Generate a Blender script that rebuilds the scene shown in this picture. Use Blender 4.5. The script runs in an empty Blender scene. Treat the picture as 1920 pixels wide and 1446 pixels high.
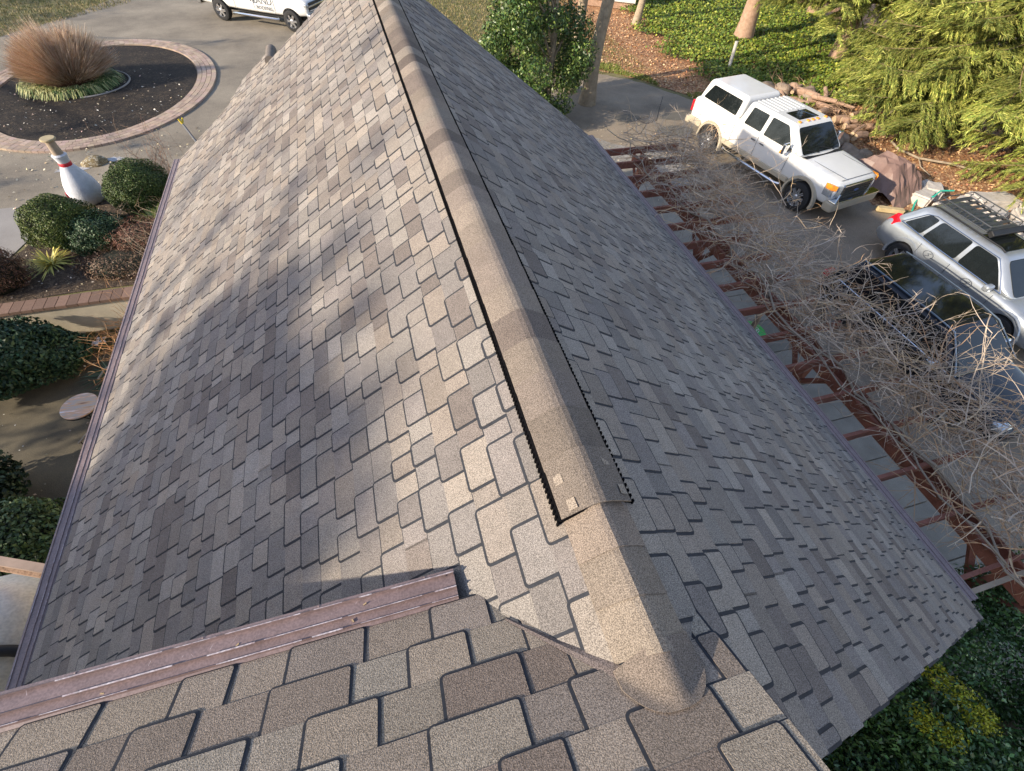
import bpy, bmesh, math, random
import numpy as np
from mathutils import Vector, Matrix
# ---------------------------------------------------------------- camera, sky, sun, exposure
scn = bpy.context.scene
PI = math.pi
R0 = [(0.960764, -0.273822, 0.044213), (-0.189662, -0.764876, -0.615624), (0.202389, 0.583084, -0.786799)]
cam_d = bpy.data.cameras.new('camera'); cam = bpy.data.objects.new('camera', cam_d)
scn.collection.objects.link(cam); scn.camera = cam
cam_d.sensor_width = 36; cam_d.lens = 870.446 / 1920 * 36; cam_d.clip_start = 0.05; cam_d.clip_end = 2000
m = Matrix.Identity(4)
for i in range(3):
    m[i][0] = R0[0][i]; m[i][1] = -R0[1][i]; m[i][2] = -R0[2][i]
m[0][3], m[1][3], m[2][3] = -0.5953, -0.2849, 7.2666
cam.matrix_world = m
SUN_EL, SUN_AZ = math.radians(22), math.radians(12)          # light travels towards +x, 12 deg towards +y
SDIR = Vector((math.cos(SUN_AZ) * math.cos(SUN_EL), math.sin(SUN_AZ) * math.cos(SUN_EL), -math.sin(SUN_EL)))
w = bpy.data.worlds.new('World'); scn.world = w; w.use_nodes = True
nt = w.node_tree; sky = nt.nodes.new('ShaderNodeTexSky'); sky.sky_type = 'NISHITA'; sky.sun_disc = False
sky.sun_elevation = SUN_EL
sky.sun_rotation = math.atan2(-SDIR.x, -SDIR.y)
sky.air_density = 1.0; sky.dust_density = 0.3
bg = nt.nodes['Background']; tint = nt.nodes.new('ShaderNodeMix'); tint.data_type = 'RGBA'; tint.blend_type = 'MULTIPLY'; tint.inputs[0].default_value = 1
tint.inputs[7].default_value = (1.12, .955, .91, 1)            # warm tint on the sky light, added to make the shade less blue
nt.links.new(sky.outputs[0], tint.inputs[6]); nt.links.new(tint.outputs[2], bg.inputs[0]); bg.inputs[1].default_value = 0.135
ld = bpy.data.lights.new('sun', 'SUN'); ld.energy = 3.35; ld.angle = math.radians(0.8); ld.color = (1.0, 0.87, 0.69)
lo = bpy.data.objects.new('sun', ld); scn.collection.objects.link(lo)
lo.rotation_euler = SDIR.to_track_quat('-Z', 'Y').to_euler()
scn.view_settings.view_transform = 'Standard'; scn.view_settings.look = 'None'
scn.view_settings.exposure = 1.2; scn.view_settings.gamma = 1
# ---------------------------------------------------------------- helpers
COL = scn.collection
rnd = random.Random(7)
def tag(o, label=None, cat=None, group=None, kind=None):
    if label: o['label'] = label
    if cat: o['category'] = cat
    if group: o['group'] = group
    if kind: o['kind'] = kind
    return o
def thing(name, label, cat, loc=(0, 0, 0), rz=0, group=None):
    o = bpy.data.objects.new(name, None); COL.objects.link(o); o.location = loc; o.rotation_euler = (0, 0, rz)
    o.empty_display_size = .1
    return tag(o, label, cat, group)
MATS = {}
def mat(name, col, rough=.75, metal=0, var=.18, scale=6, bump=0, bscale=60, attr=False, coat=0, spec=.5, fine=0, fscale=250, col2=None, trans=0, detail=6):
    if name in MATS: return MATS[name]
    M = bpy.data.materials.new(name); M.use_nodes = True; n = M.node_tree.nodes; L = M.node_tree.links
    b = n['Principled BSDF']; b.inputs['Roughness'].default_value = rough; b.inputs['Metallic'].default_value = metal
    b.inputs['Coat Weight'].default_value = coat; b.inputs['Coat Roughness'].default_value = .05
    b.inputs['Specular IOR Level'].default_value = spec
    tc = n.new('ShaderNodeTexCoord')
    nz = n.new('ShaderNodeTexNoise'); nz.inputs['Scale'].default_value = scale; nz.inputs['Detail'].default_value = detail
    nz.inputs['Roughness'].default_value = .65
    L.new(tc.outputs['Object'], nz.inputs['Vector'])
    rp = n.new('ShaderNodeMapRange'); rp.inputs[1].default_value = .3; rp.inputs[2].default_value = .7
    L.new(nz.outputs['Fac'], rp.inputs[0])
    mx = n.new('ShaderNodeMix'); mx.data_type = 'RGBA'
    c1 = [c * (1 - var) for c in col]; c2 = [min(1, c * (1 + var)) for c in col]
    if col2: c1, c2 = list(col), list(col2)
    mx.inputs[6].default_value = (*c1, 1); mx.inputs[7].default_value = (*c2, 1)
    L.new(rp.outputs[0], mx.inputs[0]); out = mx.outputs[2]
    if attr:
        at = n.new('ShaderNodeAttribute'); at.attribute_name = 'Col'
        m2 = n.new('ShaderNodeMix'); m2.data_type = 'RGBA'; m2.blend_type = 'MULTIPLY'; m2.inputs[0].default_value = 1
        L.new(out, m2.inputs[6]); L.new(at.outputs['Color'], m2.inputs[7]); out = m2.outputs[2]
    if fine:
        n2 = n.new('ShaderNodeTexNoise'); n2.inputs['Scale'].default_value = fscale; n2.inputs['Detail'].default_value = 2
        L.new(tc.outputs['Object'], n2.inputs['Vector'])
        r2 = n.new('ShaderNodeMapRange'); r2.inputs[1].default_value = .36; r2.inputs[2].default_value = .64
        r2.inputs[3].default_value = 1 - fine; r2.inputs[4].default_value = 1 + fine
        L.new(n2.outputs['Fac'], r2.inputs[0])
        m3 = n.new('ShaderNodeVectorMath'); m3.operation = 'SCALE'
        L.new(out, m3.inputs[0]); L.new(r2.outputs[0], m3.inputs[3]); out = m3.outputs[0]
    L.new(out, b.inputs['Base Color'])
    if bump:
        nb = n.new('ShaderNodeTexNoise'); nb.inputs['Scale'].default_value = bscale; nb.inputs['Detail'].default_value = 4
        L.new(tc.outputs['Object'], nb.inputs['Vector'])
        bp = n.new('ShaderNodeBump'); bp.inputs['Strength'].default_value = bump; bp.inputs['Distance'].default_value = .02
        L.new(nb.outputs['Fac'], bp.inputs['Height']); L.new(bp.outputs[0], b.inputs['Normal'])
    MATS[name] = M
    return M
def voro(name, cols, scale, rough=.9, bump=.5, base=None, mixscale=3, amt=.5):
    """litter: random coloured cells (leaf bits, gravel) over a base colour"""
    M = bpy.data.materials.new(name); M.use_nodes = True; n = M.node_tree.nodes; L = M.node_tree.links
    b = n['Principled BSDF']; b.inputs['Roughness'].default_value = rough; b.inputs['Specular IOR Level'].default_value = .25
    tc = n.new('ShaderNodeTexCoord'); nz = n.new('ShaderNodeTexNoise'); nz.inputs['Scale'].default_value = scale * 1.3
    L.new(tc.outputs['Object'], nz.inputs['Vector'])
    ad = n.new('ShaderNodeVectorMath'); ad.operation = 'MULTIPLY_ADD'; ad.inputs[1].default_value = (.15, .15, .15)
    L.new(nz.outputs['Color'], ad.inputs[0]); L.new(tc.outputs['Object'], ad.inputs[2])
    v = n.new('ShaderNodeTexVoronoi'); v.inputs['Scale'].default_value = scale; L.new(ad.outputs[0], v.inputs['Vector'])
    sp = n.new('ShaderNodeSeparateColor'); L.new(v.outputs['Color'], sp.inputs[0])
    r = n.new('ShaderNodeValToRGB'); r.color_ramp.interpolation = 'CONSTANT'
    els = r.color_ramp.elements
    while len(els) < len(cols): els.new(.5)
    for i, c in enumerate(cols): els[i].position = i / len(cols); els[i].color = (*c, 1)
    L.new(sp.outputs[0], r.inputs[0]); out = r.outputs[0]
    n2 = n.new('ShaderNodeTexNoise'); n2.inputs['Scale'].default_value = mixscale; n2.inputs['Detail'].default_value = 5
    L.new(tc.outputs['Object'], n2.inputs['Vector'])
    mr = n.new('ShaderNodeMapRange'); mr.inputs[1].default_value = .42; mr.inputs[2].default_value = .6
    mr.inputs[3].default_value = 0; mr.inputs[4].default_value = amt
    L.new(n2.outputs['Fac'], mr.inputs[0])
    mx = n.new('ShaderNodeMix'); mx.data_type = 'RGBA'; L.new(mr.outputs[0], mx.inputs[0]); L.new(out, mx.inputs[6])
    mx.inputs[7].default_value = (*(base or cols[0]), 1)
    L.new(mx.outputs[2], b.inputs['Base Color'])
    bp = n.new('ShaderNodeBump'); bp.inputs['Strength'].default_value = bump; bp.inputs['Distance'].default_value = .03
    L.new(v.outputs['Distance'], bp.inputs['Height']); L.new(bp.outputs[0], b.inputs['Normal'])
    MATS[name] = M
    return M
def link(name, me, mats, parent=None, smooth=False):
    o = bpy.data.objects.new(name, me); COL.objects.link(o)
    for q in (mats if isinstance(mats, (list, tuple)) else [mats]): me.materials.append(q)
    if smooth: me.polygons.foreach_set('use_smooth', [True] * len(me.polygons))
    if parent: o.parent = parent
    return o
class MB:
    def __init__(s): s.v = []; s.f = []; s.c = []; s.mi = []; s.col = (1, 1, 1); s.m = 0
    def face(s, pts):
        k = len(s.v); s.v += [tuple(p) for p in pts]; s.f.append(tuple(range(k, k + len(pts)))); s.c.append(s.col); s.mi.append(s.m)
    def raw(s, vs, fs):
        k = len(s.v); s.v += [tuple(p) for p in vs]
        for f in fs: s.f.append(tuple(k + i for i in f)); s.c.append(s.col); s.mi.append(s.m)
    def box(s, c, d, rz=0, M=None):
        vs = []
        for x, y, z in [(-1, -1, -1), (1, -1, -1), (1, 1, -1), (-1, 1, -1), (-1, -1, 1), (1, -1, 1), (1, 1, 1), (-1, 1, 1)]:
            p = Vector((x * d[0] / 2, y * d[1] / 2, z * d[2] / 2))
            if rz: p.rotate(Matrix.Rotation(rz, 3, 'Z'))
            if M: p = M @ p
            vs.append(p + Vector(c))
        s.raw(vs, [(3, 2, 1, 0), (4, 5, 6, 7), (0, 1, 5, 4), (1, 2, 6, 5), (2, 3, 7, 6), (3, 0, 4, 7)])
    def prism(s, pts, off):
        off = Vector(off); n = len(pts); a = [Vector(p) for p in pts]; b = [p + off for p in a]
        s.raw(a + b, [tuple(range(n - 1, -1, -1)), tuple(range(n, 2 * n))] + [(i, (i + 1) % n, n + (i + 1) % n, n + i) for i in range(n)])
    def tube(s, pts, rad, n=6, cap=True):
        pts = [Vector(p) for p in pts]; N = len(pts)
        if not isinstance(rad, (list, tuple)): rad = [rad] * N
        vs = []; ref = Vector((0.123, .2, .97))
        for i, p in enumerate(pts):
            t = (pts[min(i + 1, N - 1)] - pts[max(i - 1, 0)])
            if t.length < 1e-9: t = Vector((0, 0, 1))
            t.normalize()
            if abs(t.dot(ref)) > .95: ref = Vector((.97, .2, .1))
            a = t.cross(ref).normalized(); b = t.cross(a)
            for k in range(n):
                an = 2 * PI * k / n; vs.append(p + (a * math.cos(an) + b * math.sin(an)) * rad[i])
        fs = [(i * n + k, i * n + (k + 1) % n, (i + 1) * n + (k + 1) % n, (i + 1) * n + k) for i in range(N - 1) for k in range(n)]
        if cap: fs += [tuple(range(n - 1, -1, -1)), tuple((N - 1) * n + k for k in range(n))]
        s.raw(vs, fs)
    def lathe(s, prof, c=(0, 0, 0), n=32, M=None, caps=True):
        vs = []
        for r, z in prof:
            for k in range(n):
                a = 2 * PI * k / n; p = Vector((r * math.cos(a), r * math.sin(a), z))
                if M: p = M @ p
                vs.append(p + Vector(c))
        N = len(prof)
        fs = [(i * n + k, i * n + (k + 1) % n, (i + 1) * n + (k + 1) % n, (i + 1) * n + k) for i in range(N - 1) for k in range(n)]
        if caps: fs += [tuple(range(n - 1, -1, -1)), tuple((N - 1) * n + k for k in range(n))]
        s.raw(vs, fs)
    def build(s, name, mats, parent=None, smooth=False, bevel=0, attr=False):
        me = bpy.data.meshes.new(name); me.from_pydata(s.v, [], s.f)
        me.polygons.foreach_set('material_index', s.mi)
        if attr:
            ca = me.attributes.new('Col', 'FLOAT_COLOR', 'FACE')
            ca.data.foreach_set('color', np.array([(*c, 1) for c in s.c], 'f').ravel())
        me.update(); o = link(name, me, mats, parent, smooth)
        if bevel:
            b = o.modifiers.new('bevel', 'BEVEL'); b.width = bevel; b.segments = 3; b.limit_method = 'ANGLE'; b.angle_limit = math.radians(35)
            b.harden_normals = False
        if smooth: me.set_sharp_from_angle(angle=math.radians(40))
        return o
def nmesh(name, V, k, mats, parent=None, C=None, mi=None):
    """numpy polygons: V (n,k,3) -> one mesh of n k-gons with per-face colour C (n,3)"""
    V = np.asarray(V, 'f'); n = len(V); me = bpy.data.meshes.new(name)
    me.vertices.add(n * k); me.vertices.foreach_set('co', V.reshape(-1)); me.loops.add(n * k)
    me.loops.foreach_set('vertex_index', np.arange(n * k, dtype='i')); me.polygons.add(n)
    me.polygons.foreach_set('loop_start', np.arange(0, n * k, k, dtype='i')); 
    me.update(calc_edges=True)
    if C is not None:
        ca = me.attributes.new('Col', 'FLOAT_COLOR', 'FACE')
        ca.data.foreach_set('color', np.concatenate([np.asarray(C, 'f'), np.ones((n, 1), 'f')], 1).ravel())
    if mi is not None: me.polygons.foreach_set('material_index', np.asarray(mi, 'i'))
    me.validate()
    return link(name, me, mats, parent)
def leaves(rs, P, N, size, aspect=.55, jitter=.6, up=None):
    """diamond leaf cards at P, facing about N"""
    n = len(P); N = N + rs.normal(0, jitter, (n, 3)); N /= np.linalg.norm(N, axis=1)[:, None] + 1e-9
    T = rs.normal(0, 1, (n, 3)) if up is None else up + rs.normal(0, .35, (n, 3))
    A = T - N * (T * N).sum(1)[:, None]; A /= np.linalg.norm(A, axis=1)[:, None] + 1e-9
    B = np.cross(N, A); s = (np.asarray(size) * rs.uniform(.6, 1.3, n))[:, None]
    fold = N * s * .18
    return np.stack([P - A * s, P + B * s * aspect + fold, P + A * s, P - B * s * aspect + fold], 1)
def leafcol(rs, n, base, var=.35, alt=None, frac=.2):
    C = np.array(base)[None] * rs.uniform(1 - var, 1 + var, (n, 1)) * rs.uniform(.88, 1.12, (n, 3))
    if alt is not None:
        k = rs.uniform(0, 1, n) < frac; C[k] = np.array(alt)[None] * rs.uniform(1 - var, 1 + var, (k.sum(), 1))
    return C
def sheet(name, pts, z, m, kind='structure', label=None, cat=None):
    me = bpy.data.meshes.new(name); me.from_pydata([(x, y, z) for x, y in pts], [], [tuple(range(len(pts)))]); me.update()
    if me.polygons[0].normal.z < 0: me.flip_normals()
    o = link(name, me, m); tag(o, label, cat, kind=kind); return o
def wob(pts, amp=.12, n=6, seed=1):
    r = random.Random(seed); out = []
    for i in range(len(pts)):
        a = Vector(pts[i]); b = Vector(pts[(i + 1) % len(pts)])
        for k in range(n):
            p = a.lerp(b, k / n); out.append((p.x + r.uniform(-amp, amp), p.y + r.uniform(-amp, amp)))
    return out
# ---------------------------------------------------------------- materials
M_sh = mat('shingle_granules', (.95, .95, .95), .93, var=.1, scale=9, attr=True, fine=.45, fscale=240, bump=.35, bscale=260, spec=.2)
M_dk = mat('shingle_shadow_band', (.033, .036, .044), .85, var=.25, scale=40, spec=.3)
M_brown = mat('brown_gutter_paint', (.235, .17, .162), .42, var=.16, scale=14, fine=.15, fscale=120, spec=.5)
M_scr = mat('worn_white_edge', (.28, .19, .19), .6, scale=30, col2=(.62, .58, .6), spec=.4, fine=.3, fscale=90)
M_vent = mat('black_ridge_vent', (.005, .005, .006), 1.0, spec=.05)
M_stucco = mat('cream_stucco', (.55, .49, .38), .9, var=.14, scale=3, bump=.25, bscale=80)
M_asph = mat('weathered_asphalt', (.175, .150, .118), .92, scale=.55, col2=(.33, .285, .22), fine=.22, fscale=60, bump=.2, bscale=90, spec=.25, detail=10)
M_asph2 = mat('parking_asphalt', (.20, .165, .125), .92, scale=.7, col2=(.36, .295, .22), fine=.18, fscale=60, bump=.2, bscale=90, spec=.25, detail=9)
M_mulch = voro('dark_mulch', [(.018, .015, .013), (.03, .024, .019), (.045, .035, .03), (.024, .02, .018), (.10, .075, .05)], 26, base=(.02, .017, .016), amt=.7, mixscale=2)
M_bedm = voro('garden_mulch', [(.06, .042, .03), (.10, .07, .045), (.045, .032, .024), (.15, .11, .075)], 20, base=(.05, .036, .026), amt=.6)
M_leafl = voro('leaf_litter', [(.42, .21, .10), (.55, .31, .15), (.30, .14, .07), (.62, .40, .22), (.22, .11, .06)], 17, base=(.26, .13, .07), amt=.55, mixscale=1.2)
M_grav = voro('gravel', [(.30, .29, .27), (.42, .40, .37), (.2, .195, .19), (.36, .31, .25)], 30, base=(.2, .18, .15), amt=.45, mixscale=1.5)
M_grass = mat('lawn_soil', (.10, .11, .03), .95, scale=1.4, col2=(.24, .19, .09), fine=.35, fscale=50)
M_soil = mat('patio_earth', (.07, .06, .042), .95, scale=1.1, col2=(.15, .125, .08), fine=.25, fscale=70)
M_conc = mat('light_concrete', (.25, .23, .21), .9, scale=.9, col2=(.33, .305, .28), fine=.15, fscale=120)
M_leaf = mat('leaf', (1, 1, 1), .55, var=.05, attr=True, spec=.35)
M_leafgl = mat('glossy_leaf', (1, 1, 1), .42, var=.05, attr=True, spec=.5)
M_bark = mat('grey_bark', (.24, .19, .13), .9, scale=7, col2=(.42, .34, .24), bump=.8, bscale=22)
M_barkr = mat('red_bark', (.28, .17, .11), .9, scale=7, col2=(.45, .30, .21), bump=.8, bscale=22)
M_twig = mat('pale_twig', (1, 1, 1), .8, attr=True, var=.12)
M_red = mat('red_stained_timber', (.27, .105, .07), .75, var=.3, scale=5, fine=.1, fscale=60)
M_white = mat('white_paint', (.72, .72, .70), .3, var=.04, scale=2, coat=.5)
M_silver = mat('silver_paint', (.40, .43, .46), .3, metal=.55, var=.03, coat=.7)
M_navy = mat('navy_paint', (.007, .009, .014), .22, var=.1, coat=.25, spec=.35)
M_tan = mat('tan_trim', (.42, .37, .28), .45, var=.05)
M_glass = mat('tinted_glass', (.010, .013, .014), .05, var=.2, spec=.45)
M_tyre = mat('tyre', (.018, .018, .019), .85, var=.2, scale=20)
M_rim = mat('bright_alloy', (.62, .63, .65), .28, metal=.85, var=.05)
M_chrome = mat('chrome', (.65, .66, .68), .12, metal=1, var=.02)
M_blk = mat('black_plastic', (.012, .012, .013), .55, var=.2)
M_orange = mat('amber_lens', (.85, .28, .03), .25, var=.1)
M_lamp = mat('clear_lens', (.55, .58, .6), .12, metal=.6, var=.2, scale=25)
M_redl = mat('red_lens', (.6, .01, .02), .2, var=.1, coat=.8)
M_stone = mat('pale_stone', (.44, .39, .33), .9, scale=5, col2=(.62, .57, .51), bump=.5, bscale=18)
M_stone2 = mat('brown_stone', (.20, .15, .11), .9, scale=5, col2=(.34, .26, .19), bump=.6, bscale=18)
M_brick = mat('paver_brick', (.40, .31, .25), .9, attr=True, var=.12, scale=20, fine=.15, fscale=120)
M_tarp = mat('brown_tarp', (.20, .125, .10), .5, var=.15, scale=4, bump=.35, bscale=9)
M_grey = mat('grey_text', (.10, .11, .13), .5, var=.05)
# ---------------------------------------------------------------- ground
sheet('ground', [(-160, -60), (160, -60), (160, 200), (-160, 200)], -.82, mat('far_ground', (.12, .10, .055), .95, scale=.3, col2=(.2, .15, .09), fine=.2, fscale=8))
YW = 9.55
up = [(-160, YW + .35), (-3.6, YW + .35), (-3.6, -60), (160, -60), (160, 200), (-160, 200)]
sheet('lawn', up, -.004, M_grass)
sheet('patio', [(-40, -12), (-3.5, -12), (-3.5, YW + .3), (-40, YW + .3)], -.80, M_soil)
sheet('driveway', wob([(-40, 13.2), (-9.0, 12.6), (-7.6, 14.4), (-5, 15.4), (-3.6, 10), (2.2, 10), (2.4, 37), (-9.5, 39), (-12.5, 31), (-15.2, 27.2), (-40, 25)], .07, 8, 3), .004, M_asph)
sheet('parking_area', wob([(4.2, 13.6), (8.6, 13.4), (6.7, 15.0), (6.2, 21.5), (9.5, 20.6), (10.8, 19.5), (12.3, 17.3), (14.4, 12.0), (13.9, 8.9), (15.0, 8.1), (15.4, 4), (16, -8), (3.9, -8)], .05, 8, 4), .004, M_asph2)
sheet('gravel', wob([(5.0, 11.7), (8.0, 10.4), (9.3, 11.6), (8.9, 13.3), (6.9, 15.1), (5.8, 16.2), (4.5, 14)], .12, 6, 5), .009, M_grav)
sheet('path', wob([(-30, 9.9), (-9.3, 9.9), (-9.25, 11.3), (-8.95, 12.5), (-9.1, 13.9), (-30, 14.2)], .03, 4, 6), .009, M_conc)
sheet('garden_bed', wob([(-9.2, YW + .36), (-9.22, 11.2), (-8.9, 12.3), (-7.9, 13.5), (-7.0, 14.8), (-5.6, 15.2), (-3.7, 15), (-3.7, YW + .36)], .06, 6, 7), .014, M_bedm)
LB = [(9.6, 21.0), (10.9, 19.9), (12.4, 17.6), (14.5, 12.2), (14.0, 9.2), (15.2, 8.2), (15.6, 4), (16.2, -8), (60, -8), (60, 60), (14, 60), (11, 30)]
sheet('leaf_ground', wob(LB, .15, 8, 8), .008, M_leafl)
# patio slabs under the pergola
mb = MB(); r_ = random.Random(3)
for ix in range(4):
    for iy in range(16):
        x = 4.0 + ix * 1.02; y = -1.4 + iy * .92; g = r_.uniform(.8, 1.15); mb.col = (g, g, g * .98)
        mb.box((x, y, .02), (1.0, .9, .04))
o = mb.build('pavement', mat('slab_concrete', (.27, .245, .205), .9, attr=True, scale=2, var=.2, fine=.15, fscale=100), attr=True, bevel=.006); tag(o, kind='structure')
# darker patches and cracks of the drive, thin sheets
M_patch = mat('asphalt_patch', (.13, .12, .10), .9, var=.15)
for k, (x, y, rx, ry) in enumerate([(8.9, 16.2, .5, .33), (10.2, 14.9, .7, .42), (11.0, 16.0, .8, .35)]):
    sheet('asphalt_patch', [(x + rx * math.cos(a * PI / 12) * (1 + .06 * math.sin(a * 2.3 + k)), y + ry * math.sin(a * PI / 12)) for a in range(24)], .008 + .0004 * k, M_patch)
mb = MB()
for pts in ([(8.8, 14.9), (9.4, 15.6), (9.9, 15.8), (10.6, 16.9), (11.2, 17.8)], [(9.4, 15.6), (9.2, 16.0), (9.7, 16.2), (9.9, 15.8)], [(-3, 17.5), (-3.6, 18.3), (-3.3, 19.2), (-4.2, 20.5)], [(-3.6, 18.3), (-4.6, 18.5), (-5.2, 18.2)]):
    mb.tube([(x, y, .006) for x, y in pts], .010, 4)
tag(mb.build('driveway_crack', mat('crack', (.06, .055, .05), .95)), kind='structure')
# brick ring and its bed
RC = (-9.5, 21.97)
bx, by = 3.16, 4.36
sheet('flower_bed', [(RC[0] + bx * math.cos(a * PI / 36), RC[1] + by * math.sin(a * PI / 36)) for a in range(72)], .03, M_mulch)
mb = MB(); rb = random.Random(11)
for row in range(4):
    ax, ay = 3.2 + .08 + row * .165, 4.4 + .08 + row * .165
    per = 2 * PI * math.sqrt((ax * ax + ay * ay) / 2); n = int(per / .21)
    for k in range(n):
        a = 2 * PI * (k + .5 * (row % 2)) / n
        tx, ty = -ax * math.sin(a), ay * math.cos(a); g = rb.uniform(.78, 1.15)
        mb.col = (g, g * rb.uniform(.92, 1.02), g * rb.uniform(.88, 1.0))
        mb.box((RC[0] + ax * math.cos(a), RC[1] + ay * math.sin(a), .03 + rb.uniform(-.004, .004)), (math.hypot(tx, ty) * 2 * PI / n * .955, .15, .07), math.atan2(ty, tx))
t = mb.build('brick_edging', M_brick, attr=True); tag(t, 'pale brick ring edging the round dark mulch bed in the driveway', 'edging')
def scatter(name, seed, n, region, z, size, base, alt=None, m=M_leaf, frac=.4, kind='stuff', cat='leaves', label=None):
    rs = np.random.RandomState(seed); P = region(rs, n); P = np.concatenate([P, np.full((len(P), 1), z) + rs.uniform(0, .03, (len(P), 1))], 1)
    V = leaves(rs, P, np.tile([0, 0, 1.], (len(P), 1)), size, .6, .35)
    o = nmesh(name, V, 4, m, C=leafcol(rs, len(P), base, .35, alt, frac)); tag(o, label, cat, kind=kind); return o
def box_reg(x0, x1, y0, y1): return lambda rs, n: np.stack([rs.uniform(x0, x1, n), rs.uniform(y0, y1, n)], 1)
def disc_reg(cx, cy, rx, ry): 
    def f(rs, n):
        a = rs.uniform(0, 2 * PI, n); r = np.sqrt(rs.uniform(0, 1, n)); return np.stack([cx + rx * r * np.cos(a), cy + ry * r * np.sin(a)], 1)
    return f
scatter('fallen_leaf_scatter', 5, 230, disc_reg(RC[0], RC[1] - 1.2, 2.9, 3.0), .035, .035, (.55, .45, .33), (.8, .74, .62), label='pale dry leaves strewn over the round mulch bed')
scatter('driveway_leaf_scatter', 6, 420, box_reg(-12, -3, 13.6, 18), .012, .035, (.50, .42, .28), (.7, .62, .45), label='pale leaves strewn over the driveway beside the round bed')
scatter('bed_leaf_scatter', 9, 500, box_reg(-9, -4.4, 10, 13.5), .022, .03, (.35, .25, .16), (.6, .52, .42), label='dry leaves over the shrub bed beside the gutter')
scatter('patio_leaf_scatter', 10, 160, box_reg(-9, -4.3, 3, 9.3), -.79, .025, (.30, .24, .16), (.7, .68, .6), label='small leaves strewn over the dark lower patio')
def bank_reg(rs, n):
    P = np.stack([rs.uniform(9.5, 24, n), rs.uniform(4, 29, n)], 1)
    e = np.interp(P[:, 1], [4, 8, 9, 12, 17.5, 19.8, 21, 29], [15.6, 15.2, 14.1, 14.5, 12.4, 10.9, 9.8, 10.8])
    return P[P[:, 0] > e]
scatter('leaf_litter', 12, 26000, bank_reg, .012, .052, (.50, .27, .13), (.66, .45, .25), frac=.35, label='orange brown leaf litter covering the bank beside the parked vehicles')
scatter('gravel_leaf_scatter', 13, 500, box_reg(4.6, 9.5, 10.2, 16), .014, .035, (.42, .33, .2), (.6, .5, .35), label='pale leaves over the gravel beside the red pergola')
# lawn: tufts of short grass
def blades(rs, P, h, base, alt=None, frac=.3, lean=.35, wd=.006, segs=1, name='grass', m=None, parent=None):
    n = len(P); d = rs.normal(0, lean, (n, 3)); d[:, 2] = 1; d /= np.linalg.norm(d, axis=1)[:, None]
    hh = (h * rs.uniform(.5, 1.2, n))[:, None]; a = rs.uniform(0, 2 * PI, n); s = np.stack([np.cos(a), np.sin(a), 0 * a], 1) * wd
    T = P + d * hh; V = np.stack([P - s, P + s, T + s * .3, T - s * .3], 1)
    return nmesh(name, V, 4, m or M_leaf, parent, C=leafcol(rs, n, base, .3, alt, frac))
rs = np.random.RandomState(21)
P = np.concatenate([box_reg(-22, -10.5, 27.5, 40)(rs, 26000), box_reg(2.5, 12, 20.5, 36)(rs, 30000)]); 
P = P[~((P[:, 0] < 0) & (P[:, 1] < 27.5 + (-P[:, 0] - 10.5) * -.0 + np.maximum(0, (P[:, 0] + 15) * 1.2)))]
P = np.concatenate([P, np.zeros((len(P), 1))], 1)
tag(blades(rs, P, .09, (.14, .15, .04), (.34, .26, .12), .45, .6, .014, name='grass'), 'short yellow green lawn grass behind the roof and by the far drive', 'grass', kind='stuff')
P = np.concatenate([box_reg(8.9, 11.6, 18.4, 21.6)(rs, 9000), box_reg(12.3, 13.7, 15.6, 17.9)(rs, 3000)])
e = np.interp(P[:, 1], [15, 17.5, 19.8, 21.5], [13.2, 12.4, 10.9, 9.2]); P = P[(P[:, 0] > e) & (P[:, 0] < e + 1.0 + .4 * np.sin(P[:, 1] * 3))]
P = np.concatenate([P, np.zeros((len(P), 1))], 1)
tag(blades(rs, P, .10, (.16, .22, .035), (.3, .3, .08), .3, .6, .012, name='grass_verge'), 'bright green grass strip along the far edge of the parking drive', 'grass', kind='stuff')
# ivy ground cover on the bank
rs = np.random.RandomState(22)
P = np.stack([rs.uniform(11, 26, 75000), rs.uniform(15.5, 33, 75000)], 1)
u_ = np.interp(P[:, 1], [15.5, 17.5, 20, 23, 27, 33], [15.6, 14.9, 14.0, 14.0, 14.6, 16.5]) + .5 * np.sin(P[:, 1] * 1.9) + rs.normal(0, .35, len(P))
P = P[P[:, 0] > u_]; zz = .06 + .14 * (np.sin(P[:, 0] * 2.1) * np.cos(P[:, 1] * 1.7) + 1) * .5 + rs.uniform(0, .14, len(P))
P = np.concatenate([P, zz[:, None]], 1)
tag(nmesh('ivy', leaves(rs, P, np.tile([-.2, -.1, 1.], (len(P), 1)), .062, .8, .6), 4, M_leaf, C=leafcol(rs, len(P), (.11, .165, .02), .5, (.26, .28, .04), .3)), 'bright green ivy ground cover on the bank behind the white truck', 'ivy', kind='stuff')
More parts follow.
